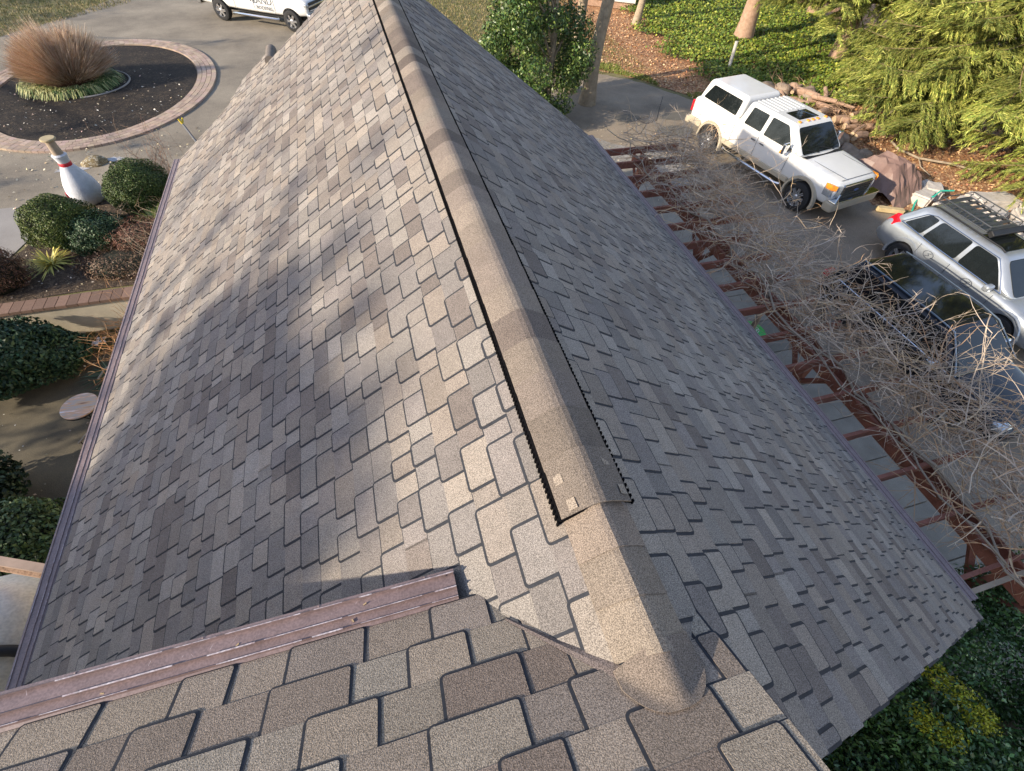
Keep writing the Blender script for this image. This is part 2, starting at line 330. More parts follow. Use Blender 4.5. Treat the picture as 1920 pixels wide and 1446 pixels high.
# ---------------------------------------------------------------- house
TN = math.tan(.6232); ZR = 5.6; YN, YF = -.633, 9.87; XL, XR = -4.03, 4.30
house = thing('house', 'cream stucco house under a long shingle gable roof with brown gutters', 'house', (0, 4.6, 0))
house.location = (0, 0, 0)
PAL = [(.275, .235, .20), (.315, .275, .235), (.245, .222, .203), (.20, .172, .155), (.31, .28, .25), (.235, .21, .195), (.265, .235, .208), (.262, .228, .198), (.285, .258, .23), (.225, .205, .19)]
def shingles(name, O, U, V, N, u0, rows, exp, vrange, seed, parent, wmin=.11, wmax=.27, band=.014, jag=0, umin=.0, pal=None):
    O, U, V, N = [Vector(q) for q in (O, U, V, N)]; r = random.Random(seed); mb = MB()
    def P(u, v, h): return O + U * u + V * v + N * h
    def plate(ua, ub, va, vb, ha, hb, th, rad, off, mi):
        mb.m = mi; va -= off; vb += off; ub += off; k = rad + off if rad else 0
        pts = [(ua, va), (ua, vb)]
        if rad:
            for s_, cx in ((1, vb - k), (-1, va + k)):
                an = [0, .35, .7, 1.0] if s_ == 1 else [1.0, .7, .35, 0]
                for t in an:
                    a = t * PI / 2; pts.append((ub - k + k * math.sin(a), cx + s_ * k * math.cos(a)))
        else: pts += [(ub, vb), (ub, va)]
        top = []; bot = []
        for (u, v) in pts:
            f = (u - ua) / (ub - ua); h = ha + (hb - ha) * f; top.append(P(u, v, h)); bot.append(P(u, v, h - th))
        mb.face(top); n = len(top)
        for i in range(1, n): 
            j = (i + 1) % n; mb.face([top[i], bot[i], bot[j], top[j]])
        mb.face([top[0], bot[0], bot[1], top[1]]) if 0 else None
        if True:
            mb.face([top[n - 1], bot[n - 1], bot[0], top[0]]) if 0 else None
    for k in range(rows):
        ub = u0 + exp * (k + 1); ua = max(ub - exp - .02, umin)
        va, vend = vrange(ub); va += r.uniform(-jag, jag); vend += r.uniform(-jag, jag)
        v = va - r.uniform(0, .15); tooth = r.random() < .5; last = None
        while v < vend:
            wd = r.uniform(wmin, wmax) * (1.0 if tooth else .85); a, b = max(v, va), min(v + wd, vend)
            if b - a > .012:
                c = r.choice(pal or PAL)
                if last and r.random() < .25: c = last
                g = r.uniform(.88, 1.15); col = (c[0] * g, c[1] * g, c[2] * g); last = c
                if tooth:
                    mb.col = col; plate(ua, ub, a + .004, b - .004, .006, .0135, .005, .011, 0, 0)
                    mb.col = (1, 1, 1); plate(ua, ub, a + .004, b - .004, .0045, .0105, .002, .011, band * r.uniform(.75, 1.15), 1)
                else:
                    mb.col = col; plate(ua, ub, a - .006, b + .006, .002, .0085, .005, 0, 0, 0)
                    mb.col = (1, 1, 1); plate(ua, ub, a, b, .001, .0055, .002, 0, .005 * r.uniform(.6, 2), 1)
            v += wd; tooth = (not tooth) if r.random() > .06 else tooth
    return mb.build(name, [M_sh, M_dk], parent, attr=True)
cs, sn = math.cos(.6232), math.sin(.6232)
LL, LR = -XL / cs, XR / cs
rl = int(LL / .143) + 1
shingles('shingle_slope', (0, 0, ZR), (-cs, 0, -sn), (0, 1, 0), (-sn, 0, cs), LL - rl * .143, rl, .143, lambda u: (-.42 if u < .9 else .02, YF), 31, house, jag=.004)
rr = int(LR / .143) + 1
shingles('shingle_slope', (0, 0, ZR), (cs, 0, -sn), (0, 1, 0), (sn, 0, cs), LR - rr * .143, rr, .143, lambda u: (YN, YF), 57, house, jag=.006)
# decks and brown rake boards under them
def deck(O, U, V, N, lu, v0, v1, th, name='roof_deck', m=None):
    O, U, V, N = [Vector(q) for q in (O, U, V, N)]; mb = MB()
    mb.prism([O + V * v0, O + U * lu + V * v0, O + U * lu + V * v1, O + V * v1], N * -th); o = mb.build(name, m or M_brown, house); return o
deck((0, 0, ZR), (-cs, 0, -sn), (0, 1, 0), (-sn, 0, cs), LL - .03, -.40, YF - .012, .12)
deck((0, 0, ZR), (cs, 0, -sn), (0, 1, 0), (sn, 0, cs), LR - .03, YN + .015, YF - .012, .12)
# walls
mb = MB(); M_w = M_stucco
pr = [(-3.6, -.8), (3.85, -.8), (3.85, 2.45), (0, 5.25), (-3.6, 2.6)]
mb.prism([(x, -.35, z) for x, z in pr], (0, 9.75, 0)); mb.build('wall', M_w, house)
mb = MB(); mb.box((-5.0, -2.6, 2.15), (10.1, 5.0, 5.9)); mb.build('wall', M_w, house)
# upper roof (nearest the viewer): its slope falls away towards the main ridge
PH = math.radians(33); c3, s3 = math.cos(PH), math.sin(PH); YE = .2; YJ = -.366
ZE = ZR - (YE - YJ) * math.tan(PH)
def urange(u): return (-10.5, .245)
shingles('shingle_slope', (0, YE, ZE), (0, c3, -s3), (1, 0, 0), (0, s3, c3), -3.30 + .0, 21, .157, urange, 91, house, wmin=.17, wmax=.31, band=.012, jag=.004, umin=-9, pal=[(.33, .27, .21), (.30, .245, .195), (.36, .305, .245), (.26, .21, .17), (.235, .185, .15), (.34, .295, .24), (.29, .24, .20), (.31, .26, .205)])
O = Vector((0, YE, ZE)); U = Vector((0, c3, -s3)); N = Vector((0, s3, c3)); mb = MB()
mb.prism([O + U * -3.3 + Vector((-10.5, 0, 0)), O + U * -.03 + Vector((-10.5, 0, 0)), O + U * -.03 + Vector((.235, 0, 0)), O + U * -3.3 + Vector((.235, 0, 0))], N * -.1)
mb.prism([O + U * -3.3 + Vector((-10.5, 0, 0)), O + U * -3.3 + Vector((.235, 0, 0)), O + U * -3.3 + Vector((.235, -2.7, -1.75)), O + U * -3.3 + Vector((-10.5, -2.7, -1.75))], (0, 0, -.1))
mb.build('roof_deck', M_brown, house)
# ridge caps
def cap_piece(y0, y1, h0, h1, a, col, name='ridge_cap', rr_=.05, skew=0, drop=0):
    mb = MB(); mb.col = col; n = 12; A = [-a + 2 * a * i / n for i in range(n + 1)]
    prof = lambda q: -TN * math.sqrt(q * q + rr_ * rr_) + TN * rr_ * .3 - drop * abs(q) / a
    top0 = [(q, y0 + skew * q, ZR + prof(q) + h0) for q in A]; top1 = [(q, y1, ZR + prof(q) + h1) for q in A]
    b0 = [(x, y, z - .006) for x, y, z in top0]; b1 = [(x, y, z - .006) for x, y, z in top1]
    for i in range(n):
        mb.face([top0[i], top0[i + 1], top1[i + 1], top1[i]]); mb.face([b0[i], b0[i + 1], top0[i + 1], top0[i]]); mb.face([b1[i + 1], b1[i], top1[i], top1[i + 1]])
    mb.face([b0[0], top0[0], top1[0], b1[0]]); mb.face([top0[n], b0[n], b1[n], top1[n]])
    return mb.build(name, M_sh, house, attr=True, smooth=True)
rc = random.Random(5); y = .31; k = 0
while y < YF:
    jz = rc.uniform(-.003, .003) if k else .004
    c = rc.choice([(.27, .225, .185), (.235, .195, .165), (.30, .258, .215), (.195, .16, .138), (.262, .218, .18)]); g = rc.uniform(.68, 1.06)
    cap_piece(y, min(y + .245, YF + .01), .050 + jz, .060 + jz, .147, tuple(q * g for q in c)); y += .21; k += 1
for i, (ya, yb) in enumerate([(-.205, .01), (-.03, .18), (.14, .33)]):
    cap_piece(ya, yb, .034, .026, .135, [(.27, .225, .18), (.235, .195, .158), (.265, .215, .175)][i], skew=(-.12, -.05, 0)[i], rr_=.03, drop=.017)
for s_ in (-1, 1):
    mb = MB(); yy = .31 if s_ == -1 else .325; vo = .157 if s_ == -1 else .170
    z = lambda q: ZR - TN * abs(q)
    q0 = yy
    while q0 < YF - .01:
        q1 = min(q0 + rc.uniform(.2, .5), YF); v2 = vo + rc.uniform(-.004, .004); mb.prism([(s_ * .06, q0, z(.06) + .004), (s_ * v2, q0, z(v2) + .004), (s_ * v2, q0, z(v2) + .036), (s_ * .06, q0, z(.06) + .042)], (0, q1 - q0, 0)); q0 = q1
    v = yy
    while v < YF - .03:     # corrugated mesh edge
        if rc.random() < .9: mb.box((s_ * (vo + .002), v, z(vo) + .024 + rc.uniform(-.002, .002)), (.007, .011, .032)); v += .024
    mb.build('ridge_vent', M_vent, house)
# exposed patches on the end caps
for (x, y_) in [(-.115, .46), (-.10, .345), (.10, .49), (.125, .36)]:
    mb = MB(); mb.col = (.335, .28, .225); zz = ZR - TN * math.sqrt(x * x + .0025) + .0108 + .0615
    s_ = 1 if x > 0 else -1; d = Vector((s_ * .022, 0, -TN * .021)); e = Vector((0, .022, -.0006))
    c_ = Vector((x, y_, zz)); mb.face([c_ - d * .7 - e, c_ + d * .7 - e, c_ + d * .7 + e, c_ - d * .7 + e]); mb.build('cap_patch', M_sh, house, attr=True)
# rounded shingle lying where the ridge dies into the upper slope, and the bent valley shingle
def fp(x, y_, h): return Vector((x, y_, ZR - (y_ - YJ) * math.tan(PH))) + N * h
mb = MB(); mb.col = (.215, .175, .143); nu_, nv_ = 14, 10; g_ = []
for i in range(nu_ + 1):
    row = []
    for j in range(nv_ + 1):
        X_ = -.15 + .285 * i / nu_; f = abs(i / nu_ * 2 - 1); yb_ = -.355 + .09 * f ** 3; yt_ = -.165 - .04 * (X_ < 0) * f; Y_ = yb_ + (yt_ - yb_) * j / nv_
        pl = ZR - (Y_ - YJ) * math.tan(PH) + .020; rz_ = ZR - TN * math.sqrt(X_ * X_ + .0009) + .006 + .028
        k_ = .03; row.append(Vector((X_, Y_, max(pl, rz_) + k_ * math.exp(-abs(pl - rz_) / k_) * .2)))
    g_.append(row)
for i in range(nu_):
    for j in range(nv_): mb.face([g_[i][j], g_[i + 1][j], g_[i + 1][j + 1], g_[i][j + 1]])
edge = [g_[i][0] for i in range(nu_ + 1)] + [g_[nu_][j] for j in range(1, nv_ + 1)] + [g_[i][nv_] for i in range(nu_ - 1, -1, -1)] + [g_[0][j] for j in range(nv_ - 1, 0, -1)]
for i in range(len(edge)):
    p_, q_ = edge[i], edge[(i + 1) % len(edge)]; mb.face([q_, p_, p_ - Vector((0, 0, .008)), q_ - Vector((0, 0, .008))])
o = mb.build('ridge_cap', M_sh, house, attr=True)
bm = bmesh.new(); bm.from_mesh(o.data); bmesh.ops.remove_doubles(bm, verts=bm.verts, dist=.0005); bm.to_mesh(o.data); bm.free()
o.data.polygons.foreach_set('use_smooth', [True] * len(o.data.polygons)); o.data.set_sharp_from_angle(angle=math.radians(50))
mb = MB(); mb.col = (.17, .14, .13); va = Vector((-.43, .075, 0)); vb = Vector((-.135, -.215, 0)); n = 10; rows_ = []
for i in range(n + 1):
    q = va.lerp(vb, i / n); wd = .006 + .017 * (i / n); d = Vector((.7, .7, 0)) * wd
    zf = lambda q_: max(ZR - (q_.y - YJ) * math.tan(PH), ZR - abs(q_.x) * TN) + .012
    a_, b_, c_ = q - d, q, q + d; rows_.append([Vector((a_.x, a_.y, zf(a_))), Vector((b_.x, b_.y, zf(b_) + .004 + .009 * i / n)), Vector((c_.x, c_.y, zf(c_)))])
for i in range(n):
    for k in range(2): mb.face([rows_[i][k], rows_[i + 1][k], rows_[i + 1][k + 1], rows_[i][k + 1]])
mb.build('valley_shingle', M_sh, house, attr=True)
# gutters: folded brown sheet with ribs, worn pale along the rib tops
GP0 = [(0, .0), (.022, .008), (.026, .018), (.03, .011), (.060, .008), (.064, .020), (.069, .011), (.118, .006), (.123, .018), (.128, .011), (.140, .008), (.142, -.05), (.12, -.085), (.03, -.09), (.004, -.06)]
def gutter(name, A, B, out, rb_=1.5, worn=True):
    A, B, out = Vector(A), Vector(B), Vector(out); mb = MB(); GP = [(d, (.008 + (z - .008) * rb_) if z > .004 and d > .01 else z) for d, z in GP0]; n = len(GP)
    p0 = [A + out * d + Vector((0, 0, z)) for d, z in GP]; p1 = [B + out * d + Vector((0, 0, z)) for d, z in GP]
    for i in range(n - 1): mb.m = 0; mb.face([p0[i], p0[i + 1], p1[i + 1], p1[i]])
    inner0 = [A + out * (.07 + (d - .07) * .94) + Vector((0, 0, z * .9 - .003)) for d, z in GP]
    L_ = (B - A).normalized()
    for P_, s_ in ((p0, 1), (p1, -1)):       # rim thickness at both open ends, black face painted in for the shade of the hollow
        I_ = [q + L_ * s_ * .004 + (Vector((0, 0, -.035)) + (A if s_ == 1 else B) + out * .07 - q).normalized() * .005 for q in P_]
        mb.m = 1
        for i in range(n - 1): mb.face([P_[i], P_[i + 1], I_[i + 1], I_[i]])
        mb.m = 2; mb.face([q + L_ * s_ * .03 for q in I_])
    Ln = (B - A).length
    if worn:
        r = random.Random(3); mb.m = 1
        for d, z in ((.0255, .009 + .010 * rb_), (.0635, .009 + .012 * rb_), (.1225, .009 + .010 * rb_)):
            u = 0
            while u < Ln:
                s_ = r.uniform(.03, .35)
                if r.random() < .72:
                    c0 = A + L_ * u + out * d + Vector((0, 0, z)); c1 = A + L_ * min(u + s_, Ln) + out * d + Vector((0, 0, z)); wd = out * r.uniform(.001, .0026)
                    mb.face([c0 - wd, c0 + wd, c1 + wd, c1 - wd])
                u += s_ + r.uniform(0, .08)
        for q in range(90):
            u = r.uniform(0, Ln); d = r.uniform(.075, .112); c0 = A + L_ * u + out * d + Vector((0, 0, .0125)); e = L_ * r.uniform(-.02, .02) + out * r.uniform(.004, .02); wd = L_ * .0007
            mb.face([c0 - wd, c0 + wd, c0 + e + wd, c0 + e - wd])
    g = mb.build(name, [M_brown, M_scr, M_vent], house)
    if worn:
        u = .12
        while u < min(Ln, 6):
            mb = MB(); mb.lathe([(.0042, 0), (.0042, .003), (.002, .004)], A + L_ * u + out * .134 + Vector((0, 0, .009)), 8); u += .42; mb.build('rivet', M_brown, g)
    return g
gutter('gutter', (-.585, YE - .005, ZE + .0), (-10.5, YE - .005, ZE + .0), (0, 1, 0))
mb = MB(); mb.box((-5.58, YE - .06, ZE - .13), (9.8, .03, .2)); mb.build('fascia', M_brown, house)
zl = ZR + XL * TN; gutter('gutter', (XL + .02, YF - .02, zl + .0), (XL + .0, .35, zl + .0), (-1, 0, 0), .5)
zr = ZR - XR * TN; gutter('gutter', (XR - .01, YN + .15, zr - .012), (XR - .01, YF - .05, zr - .012), (1, 0, 0), .5, False)
for x, z in ((XL + .02, zl), (XR - .03, zr)): mb = MB(); mb.box((x, (YF + .1) / 2, z - .09), (.03, YF - .1, .16)); mb.build('fascia', M_brown, house)
# low porch roof carrying the left slope on past the far rake
shingles('shingle_slope', (0, 0, ZR), (-cs, 0, -sn), (0, 1, 0), (-sn, 0, cs), 2.33, 9, .143, lambda u: (YF + .02, YF + (.60 if u < 3.2 else .6 * max(.05, 1 - (u - 3.2) / .45))), 77, house)
mb = MB(); mb.prism([(-1.9, YF, ZR - 1.9 * TN - .01), (-2.95, YF, ZR - 2.95 * TN - .01), (-2.62, YF + .58, ZR - 2.62 * TN - .01), (-1.9, YF + .6, ZR - 1.9 * TN - .01)], (.0, 0, -.22)); mb.build('porch_roof', M_brown, house)
mb = MB(); mb.col = (.22, .19, .165); mb.tube([(-1.93, YF, 4.20), (-1.93, YF + .6, 4.20)], .09, 10); mb.build('ridge_cap', M_sh, house, attr=True, smooth=True)
# small debris on the gutter and roof
scr = random.Random(8); mb = MB()
for (x, y_, z) in [(-1.42, .27, ZE + .016), (-1.86, .235, ZE + .014), (-.95, .29, ZE + .016), (-1.0, .24, ZE + .018)]:
    a = scr.uniform(0, 3); mb.col = (.5, .36, .2); mb.box((x, y_, z - .004), (.013, .005, .004), a)
tag(mb.build('seed_husk', M_twig, attr=True), 'tiny dry seed husks lying on the brown gutter in the foreground', 'debris')

# ---------------------------------------------------------------- vegetation
def ell_pts(rs, n, c, r, shell=.35, lump=0, low=-1.):
    d = rs.normal(0, 1, (n * 2, 3)); d /= np.linalg.norm(d, axis=1)[:, None]; d = d[d[:, 2] > low][:n]; n = len(d)
    k = 1 - shell * rs.uniform(0, 1, n) ** 1.6
    if lump:
        ph = rs.uniform(0, 6, 6)
        k = k * (1 + lump * (np.sin(d[:, 0] * 5 + ph[0]) * np.cos(d[:, 1] * 6 + ph[1]) + .6 * np.sin(d[:, 2] * 8 + ph[2] + d[:, 0] * 7)))
    return np.array(c) + d * np.array(r) * k[:, None], d
def core(mb, c, r, n=12, col=(1, 1, 1)):
    mb.col = col; pr = [(r[0] * math.sin(PI * t / n), -r[2] * math.cos(PI * t / n)) for t in range(1, n)]
    mb.lathe([(a, z) for a, z in pr], c, 16, Matrix.Diagonal((1, r[1] / r[0], 1)))
M_core = mat('shrub_painted_shade', (.012, .016, .008), .95)  # near-black: the shade inside the foliage, put in as colour
def shrub(name, label, c, r, n, size, base, alt=None, frac=.25, seed=1, m=None, lump=.085, cat='shrub', low=-.35, jitter=.6, stems=True, group=None, shell=.3, corek=.8, aspect=.55):
    rs = np.random.RandomState(seed); z0 = c[2] - r[2] * .8
    t = thing(name, label, cat, (0, 0, 0), group=group)
    P, D = ell_pts(rs, n, c, r, shell, lump, low)
    nmesh('foliage', leaves(rs, P, D, size, aspect, jitter), 4, m or M_leaf, t, C=leafcol(rs, len(P), base, .38, alt, frac))
    mb = MB(); core(mb, c, [q * corek for q in r]); mb.build('branches', M_core, t)  # solid dark core as painted inner shade, no branches modelled
    return t
BOX = (.050, .085, .018)
shrub('boxwood', 'rounded clipped dark green boxwood standing closest to the gutter', (-6.5, 13.35, .45), (.74, .78, .70), 26000, .020, BOX, (.10, .135, .03), .3, 31)
shrub('boxwood', 'rounded clipped boxwood with sunlit top beside the foot of the white ornament', (-7.95, 12.05, .42), (.80, .70, .68), 24000, .020, (.06, .095, .015), (.12, .15, .03), .35, 32)
shrub('juniper', 'low spreading dark green conifer shrub right of the front boxwood', (-7.1, 11.65, .28), (.85, .55, .5), 15000, .026, (.035, .075, .03), (.07, .11, .05), .3, 33, lump=.12)
shrub('barberry', 'low red brown leafless shrub against the gutter', (-6.0, 11.35, .25), (.95, .6, .45), 9000, .032, (.17, .075, .05), (.25, .13, .08), .3, 34, lump=.12, aspect=.2)
shrub('barberry', 'dark brown twiggy shrub at the left edge above the retaining wall', (-9.1, 10.5, .35), (.85, .6, .7), 8000, .034, (.11, .055, .035), (.2, .11, .06), .25, 35, lump=.12, aspect=.2)
shrub('heather', 'faint reddish brown low shrub on the mulch in front of the retaining wall', (-6.5, 10.7, .1), (1.0, .6, .3), 5000, .03, (.14, .085, .055), (.22, .14, .09), .4, 36, lump=.15, aspect=.25)
shrub('rhododendron', 'large dark evergreen shrub below the retaining wall on the lower patio', (-8.75, 8.3, -.2), (1.35, 1.0, .75), 16000, .045, (.03, .065, .03), (.08, .13, .06), .2, 37, lump=.16, jitter=.7)
shrub('rhododendron', 'dark evergreen shrub reaching the corner of the retaining wall', (-7.75, 8.5, -.4), (.7, .6, .5), 7000, .042, (.03, .065, .03), (.08, .13, .06), .2, 38, lump=.14, jitter=.7)
shrub('evergreen_shrub', 'dark green shrub between the lower patio and the cream tank', (-6.75, 3.75, -.1), (1.0, .95, .75), 14000, .036, (.05, .09, .03), (.10, .15, .055), .25, 39, lump=.16, jitter=.7)
shrub('evergreen_shrub', 'nearly black evergreen shrub at the left edge beside the lower patio', (-8.1, 5.1, -.3), (.85, .85, .6), 5000, .05, (.018, .036, .014), (.045, .07, .03), .2, 40, lump=.14, jitter=.7)
tag(scatter('moss', 14, 2500, box_reg(-8.2, -4.4, 8.7, 9.5), -.79, .03, (.10, .09, .02), (.15, .12, .03), label='yellow green moss growing along the foot of the retaining wall'), kind='stuff')
def spiky(name, label, c, n, ln, base, alt, seed, parent=None, wd=.022, up=.55, cat='plant', droop=.35, spread=.12, mname=None):
    rs = np.random.RandomState(seed); Q = []; C = []
    for i in range(n):
        a = rs.uniform(0, 2 * PI); e = rs.uniform(.05, 1.9) * up; L_ = ln * rs.uniform(.6, 1.1)
        d = np.array([math.cos(a) * math.cos(e), math.sin(a) * math.cos(e), math.sin(e)]); s_ = np.array([-math.sin(a), math.cos(a), 0]) * wd * rs.uniform(.7, 1.2)
        b = np.array(c) + np.array([math.cos(a), math.sin(a), 0]) * rs.uniform(0, spread); K = 5; pts = []
        for k in range(K + 1):
            t_ = k / K; p_ = b + d * L_ * t_ - np.array([0, 0, 1]) * droop * L_ * t_ * t_; p_[2] = max(p_[2], c[2] + .01); pts.append((p_, s_ * (1 - t_ ** 2 * .95)))
        col = np.array(base if rs.rand() < .6 else alt) * rs.uniform(.75, 1.2)
        for k in range(K): Q.append([pts[k][0] - pts[k][1], pts[k][0] + pts[k][1], pts[k + 1][0] + pts[k + 1][1], pts[k + 1][0] - pts[k + 1][1]]); C.append(col)
    o = nmesh(mname or name, np.array(Q), 4, M_leaf, parent, C=np.array(C))
    if not parent: tag(o, label, cat)
    return o
spiky('yucca', 'yellow striped spiky yucca in front of the boxwood by the gutter', (-6.15, 12.3, .12), 120, .66, (.72, .68, .14), (.22, .28, .07), 41, wd=.02)
spiky('yucca', 'yellow striped spiky yucca in the bed near the concrete path', (-8.2, 11.15, .02), 120, .56, (.70, .62, .15), (.34, .34, .09), 42, wd=.018)
spiky('yucca', 'dark green spiky plant beside the rhododendron on the lower patio', (-6.75, 8.0, -.79), 110, .62, (.05, .09, .05), (.10, .14, .09), 43, wd=.014)
# ornamental grass in the round bed
gt = thing('ornamental_grass', 'big dry tan ornamental grass mound skirted with green blades in the round bed', 'ornamental grass', (0, 0, 0))
rs = np.random.RandomState(51); GC = np.array([-10.45, 22.3, .05]); n = 34000
a = rs.uniform(0, 2 * PI, n); e = np.arccos(rs.uniform(.12, 1, n) ** .8) ; L_ = 1.42 * rs.uniform(.35, 1.05, n) ** .6 * (1 + .10 * np.sin(a * 3 + 1) + .07 * np.sin(a * 7)) * (1 + .035 * rs.normal(0, 1, n))
d = np.stack([np.sin(e) * np.cos(a) * 1.08, np.sin(e) * np.sin(a) * .9, np.cos(e) + .18], 1)
b0 = GC + np.stack([np.cos(a) * .25, np.sin(a) * .25, 0 * a], 1) * rs.uniform(0, 1, (n, 1)); tip = b0 + d * L_[:, None] + rs.normal(0, .04, (n, 3))
st = b0 + (tip - b0) * rs.uniform(.25, .75, (n, 1)); sd = rs.normal(0, 1, (n, 3)); sd /= np.linalg.norm(sd, axis=1)[:, None]; sd *= .005
nmesh('stems', np.stack([st - sd, st + sd, tip + sd * .4, tip - sd * .4], 1), 4, M_leaf, gt, C=leafcol(rs, n, (.46, .30, .18), .3, (.66, .52, .40), .45))
mb = MB(); core(mb, tuple(GC + [0, 0, .35]), (.85, .8, .5)); mb.build('crown_core', mat('dry_core', (.13, .065, .035), .95), gt)
for k in range(150):
    pass
def skirt(seed, n, mname):
    rs = np.random.RandomState(seed); Q = []; C = []
    for i in range(n):
        a = rs.uniform(0, 2 * PI); R_ = rs.uniform(.85, 1.28); b = GC + np.array([math.cos(a) * R_ * 1.05, math.sin(a) * R_ * .95, 0])
        da = a + rs.normal(0, .8); s_ = np.array([-math.sin(da), math.cos(da), 0]) * .012; d = np.array([math.cos(da), math.sin(da), 0]); L_ = rs.uniform(.2, .42); h = rs.uniform(.12, .24); pts = [b + d * L_ * t_ + np.array([0, 0, h * math.sin(PI * min(1, t_ * .9 + .1))]) for t_ in (0, .3, .6, 1)]
        lit = .5 + .5 * (math.cos(a - PI * 1.25)); col = np.array((.40, .40, .17) if rs.rand() < .12 + .55 * lit else (.09, .15, .04)) * rs.uniform(.7, 1.25)  # paler blades towards the sun side: light put into the colour
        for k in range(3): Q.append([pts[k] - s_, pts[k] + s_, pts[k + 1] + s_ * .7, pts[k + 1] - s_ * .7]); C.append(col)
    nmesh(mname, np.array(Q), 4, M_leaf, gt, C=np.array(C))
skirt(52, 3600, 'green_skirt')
mb = MB(); mb.tube([(GC[0] + .35 + 1.5 * math.cos(t_), GC[1] - .05 + 1.35 * math.sin(t_), .05) for t_ in [i * PI / 30 - .9 * PI / 2 for i in range(0, 40)]], .03, 5); tag(mb.build('edging_strip', M_conc), 'thin pale curved edging strip around the ornamental grass', 'edging')
# twigs
def twig_mesh(name, seed, starts, n, ln, rad, cols, parent=None, curl=.5, zmin=0, lift=.25, sub=2, bounds=None):
    """arching bare shoots with side shoots, as 3-sided tapering tubes"""
    r = random.Random(seed); V = []; C = []; T = []
    def shoot(p, d, L_, rd, lvl, col):
        K = max(4, int(L_ / .11)); cur = Vector((r.uniform(-1, 1), r.uniform(-1, 1), r.uniform(-1, .6))) * curl; pts = [p.copy()]
        for k in range(K):
            d = (d + cur * (1 / K) + Vector((r.gauss(0, .10), r.gauss(0, .10), r.gauss(0, .10)))).normalized()
            p = p + d * (L_ / K)
            if p.z < zmin: break
            pts.append(p.copy())
            if lvl < sub and r.random() < .42:
                e = (d + Vector((r.gauss(0, .7), r.gauss(0, .7), r.gauss(0, .6)))).normalized(); shoot(p.copy(), e, L_ * r.uniform(.2, .5), rd * .62, lvl + 1, col)
        if len(pts) < 3: return
        rings = []
        for i, q in enumerate(pts):
            t_ = (pts[min(i + 1, len(pts) - 1)] - pts[max(i - 1, 0)]).normalized(); a_ = t_.cross(Vector((.3, .5, .8))).normalized(); b_ = t_.cross(a_); rr2 = rd * (1 - .75 * i / (len(pts) - 1))
            rings.append([q + (a_ * math.cos(2.094 * k) + b_ * math.sin(2.094 * k)) * rr2 for k in range(3)])
        for i in range(len(rings) - 1):
            for k in range(3): V.append([rings[i][k], rings[i][(k + 1) % 3], rings[i + 1][(k + 1) % 3], rings[i + 1][k]]); C.append(col)
    for i in range(n):
        p, d = starts(r); c = r.choice(cols); g = r.uniform(.7, 1.25); shoot(p, d, ln * r.uniform(.45, 1.25), rad * r.uniform(.6, 1.3), 0, (c[0] * g, c[1] * g, c[2] * g))
    return nmesh(name, np.array([[tuple(q) for q in f] for f in V], 'f'), 4, M_twig, parent, C=np.array(C))
VC = [(.58, .46, .34), (.66, .53, .39), (.50, .41, .33), (.62, .45, .27), (.42, .33, .25), (.58, .36, .2)]
vt = thing('wisteria_vine', 'tangled leafless vine sprawling over the red pergola', 'vine', (0, 0, 0))
def vs(r):
    y_ = r.uniform(-.4, 9.5); q = r.random(); x = max(4.95, 5.78 + .2 * math.sin(y_ * .9) + r.gauss(0, .45))
    w_ = 1 if y_ > 1 else 1; a = r.uniform(0, 2 * PI); d = Vector((math.cos(a) * 1.2 + .25, math.sin(a), r.uniform(-.2, .5))).normalized()
    return Vector((x, y_, r.uniform(2.36, 2.75))), d
twig_mesh('shoots', 61, vs, 1450, .85, .0078, VC, vt, curl=.9, zmin=1.9)
def vs2(r):
    y_ = r.uniform(-.8, 9.4); a = r.uniform(-.9, 1.2); return Vector((6.1 + r.gauss(0, .3), y_, r.uniform(2.4, 2.8))), Vector((math.cos(a), math.sin(a) * .8, r.uniform(.0, .6))).normalized()
twig_mesh('long_shoots', 62, vs2, 45, 1.1, .007, VC, vt, curl=.7, zmin=1.7)
def vs3(r):
    y_ = r.choice([.3, .9, 1.5, 2.1, 2.8, 3.4]) + r.gauss(0, .4); a = r.uniform(-.8, 1.0); return Vector((6.0 + r.gauss(0, .25), y_, r.uniform(2.4, 2.9))), Vector((math.cos(a), math.sin(a), r.uniform(.0, .5))).normalized()
twig_mesh('long_shoots', 63, vs3, 16, 1.1, .007, VC, vt, curl=.7, zmin=1.7)
mb = MB(); r9 = random.Random(4)
for k in range(5):
    y0 = -1 + r9.uniform(0, 1); pts = []; x = 5.5 + r9.uniform(-.35, .4)
    for i in range(26): x += r9.uniform(-.2, .2); x = min(max(x, 5.0), 6.3); pts.append((x, y0 + i * .41, 2.42 + r9.uniform(-.04, .12)))
    mb.col = (.33, .27, .20); mb.tube(pts, [(.019 if k == 1 else .012) - .0003 * i for i in range(26)], 6)
mb.col = (.3, .25, .2); mb.tube([(5.5, 4.2, 0), (5.6, 4.3, .9), (5.45, 4.2, 1.7), (5.6, 4.5, 2.4)], .05, 7)
mb.build('stem', M_twig, vt, attr=True, smooth=True)
def gs(y0, y1, z0): 
    return lambda r: (Vector((r.uniform(-4.75, -4.35), r.uniform(y0, y1), z0 + r.uniform(-.3, .3))), Vector((-.35 + r.gauss(0, .4), r.gauss(0, .5), r.uniform(.3, 1))).normalized())
t = thing('bare_shrub', 'orange brown leafless shoots crowding the gutter above the lower patio', 'shrub')
twig_mesh('shoots', 64, gs(5.3, 6.7, 1.6), 110, .62, .006, [(.42, .22, .10), (.5, .3, .15), (.36, .2, .1)], t, curl=.8, zmin=.8)
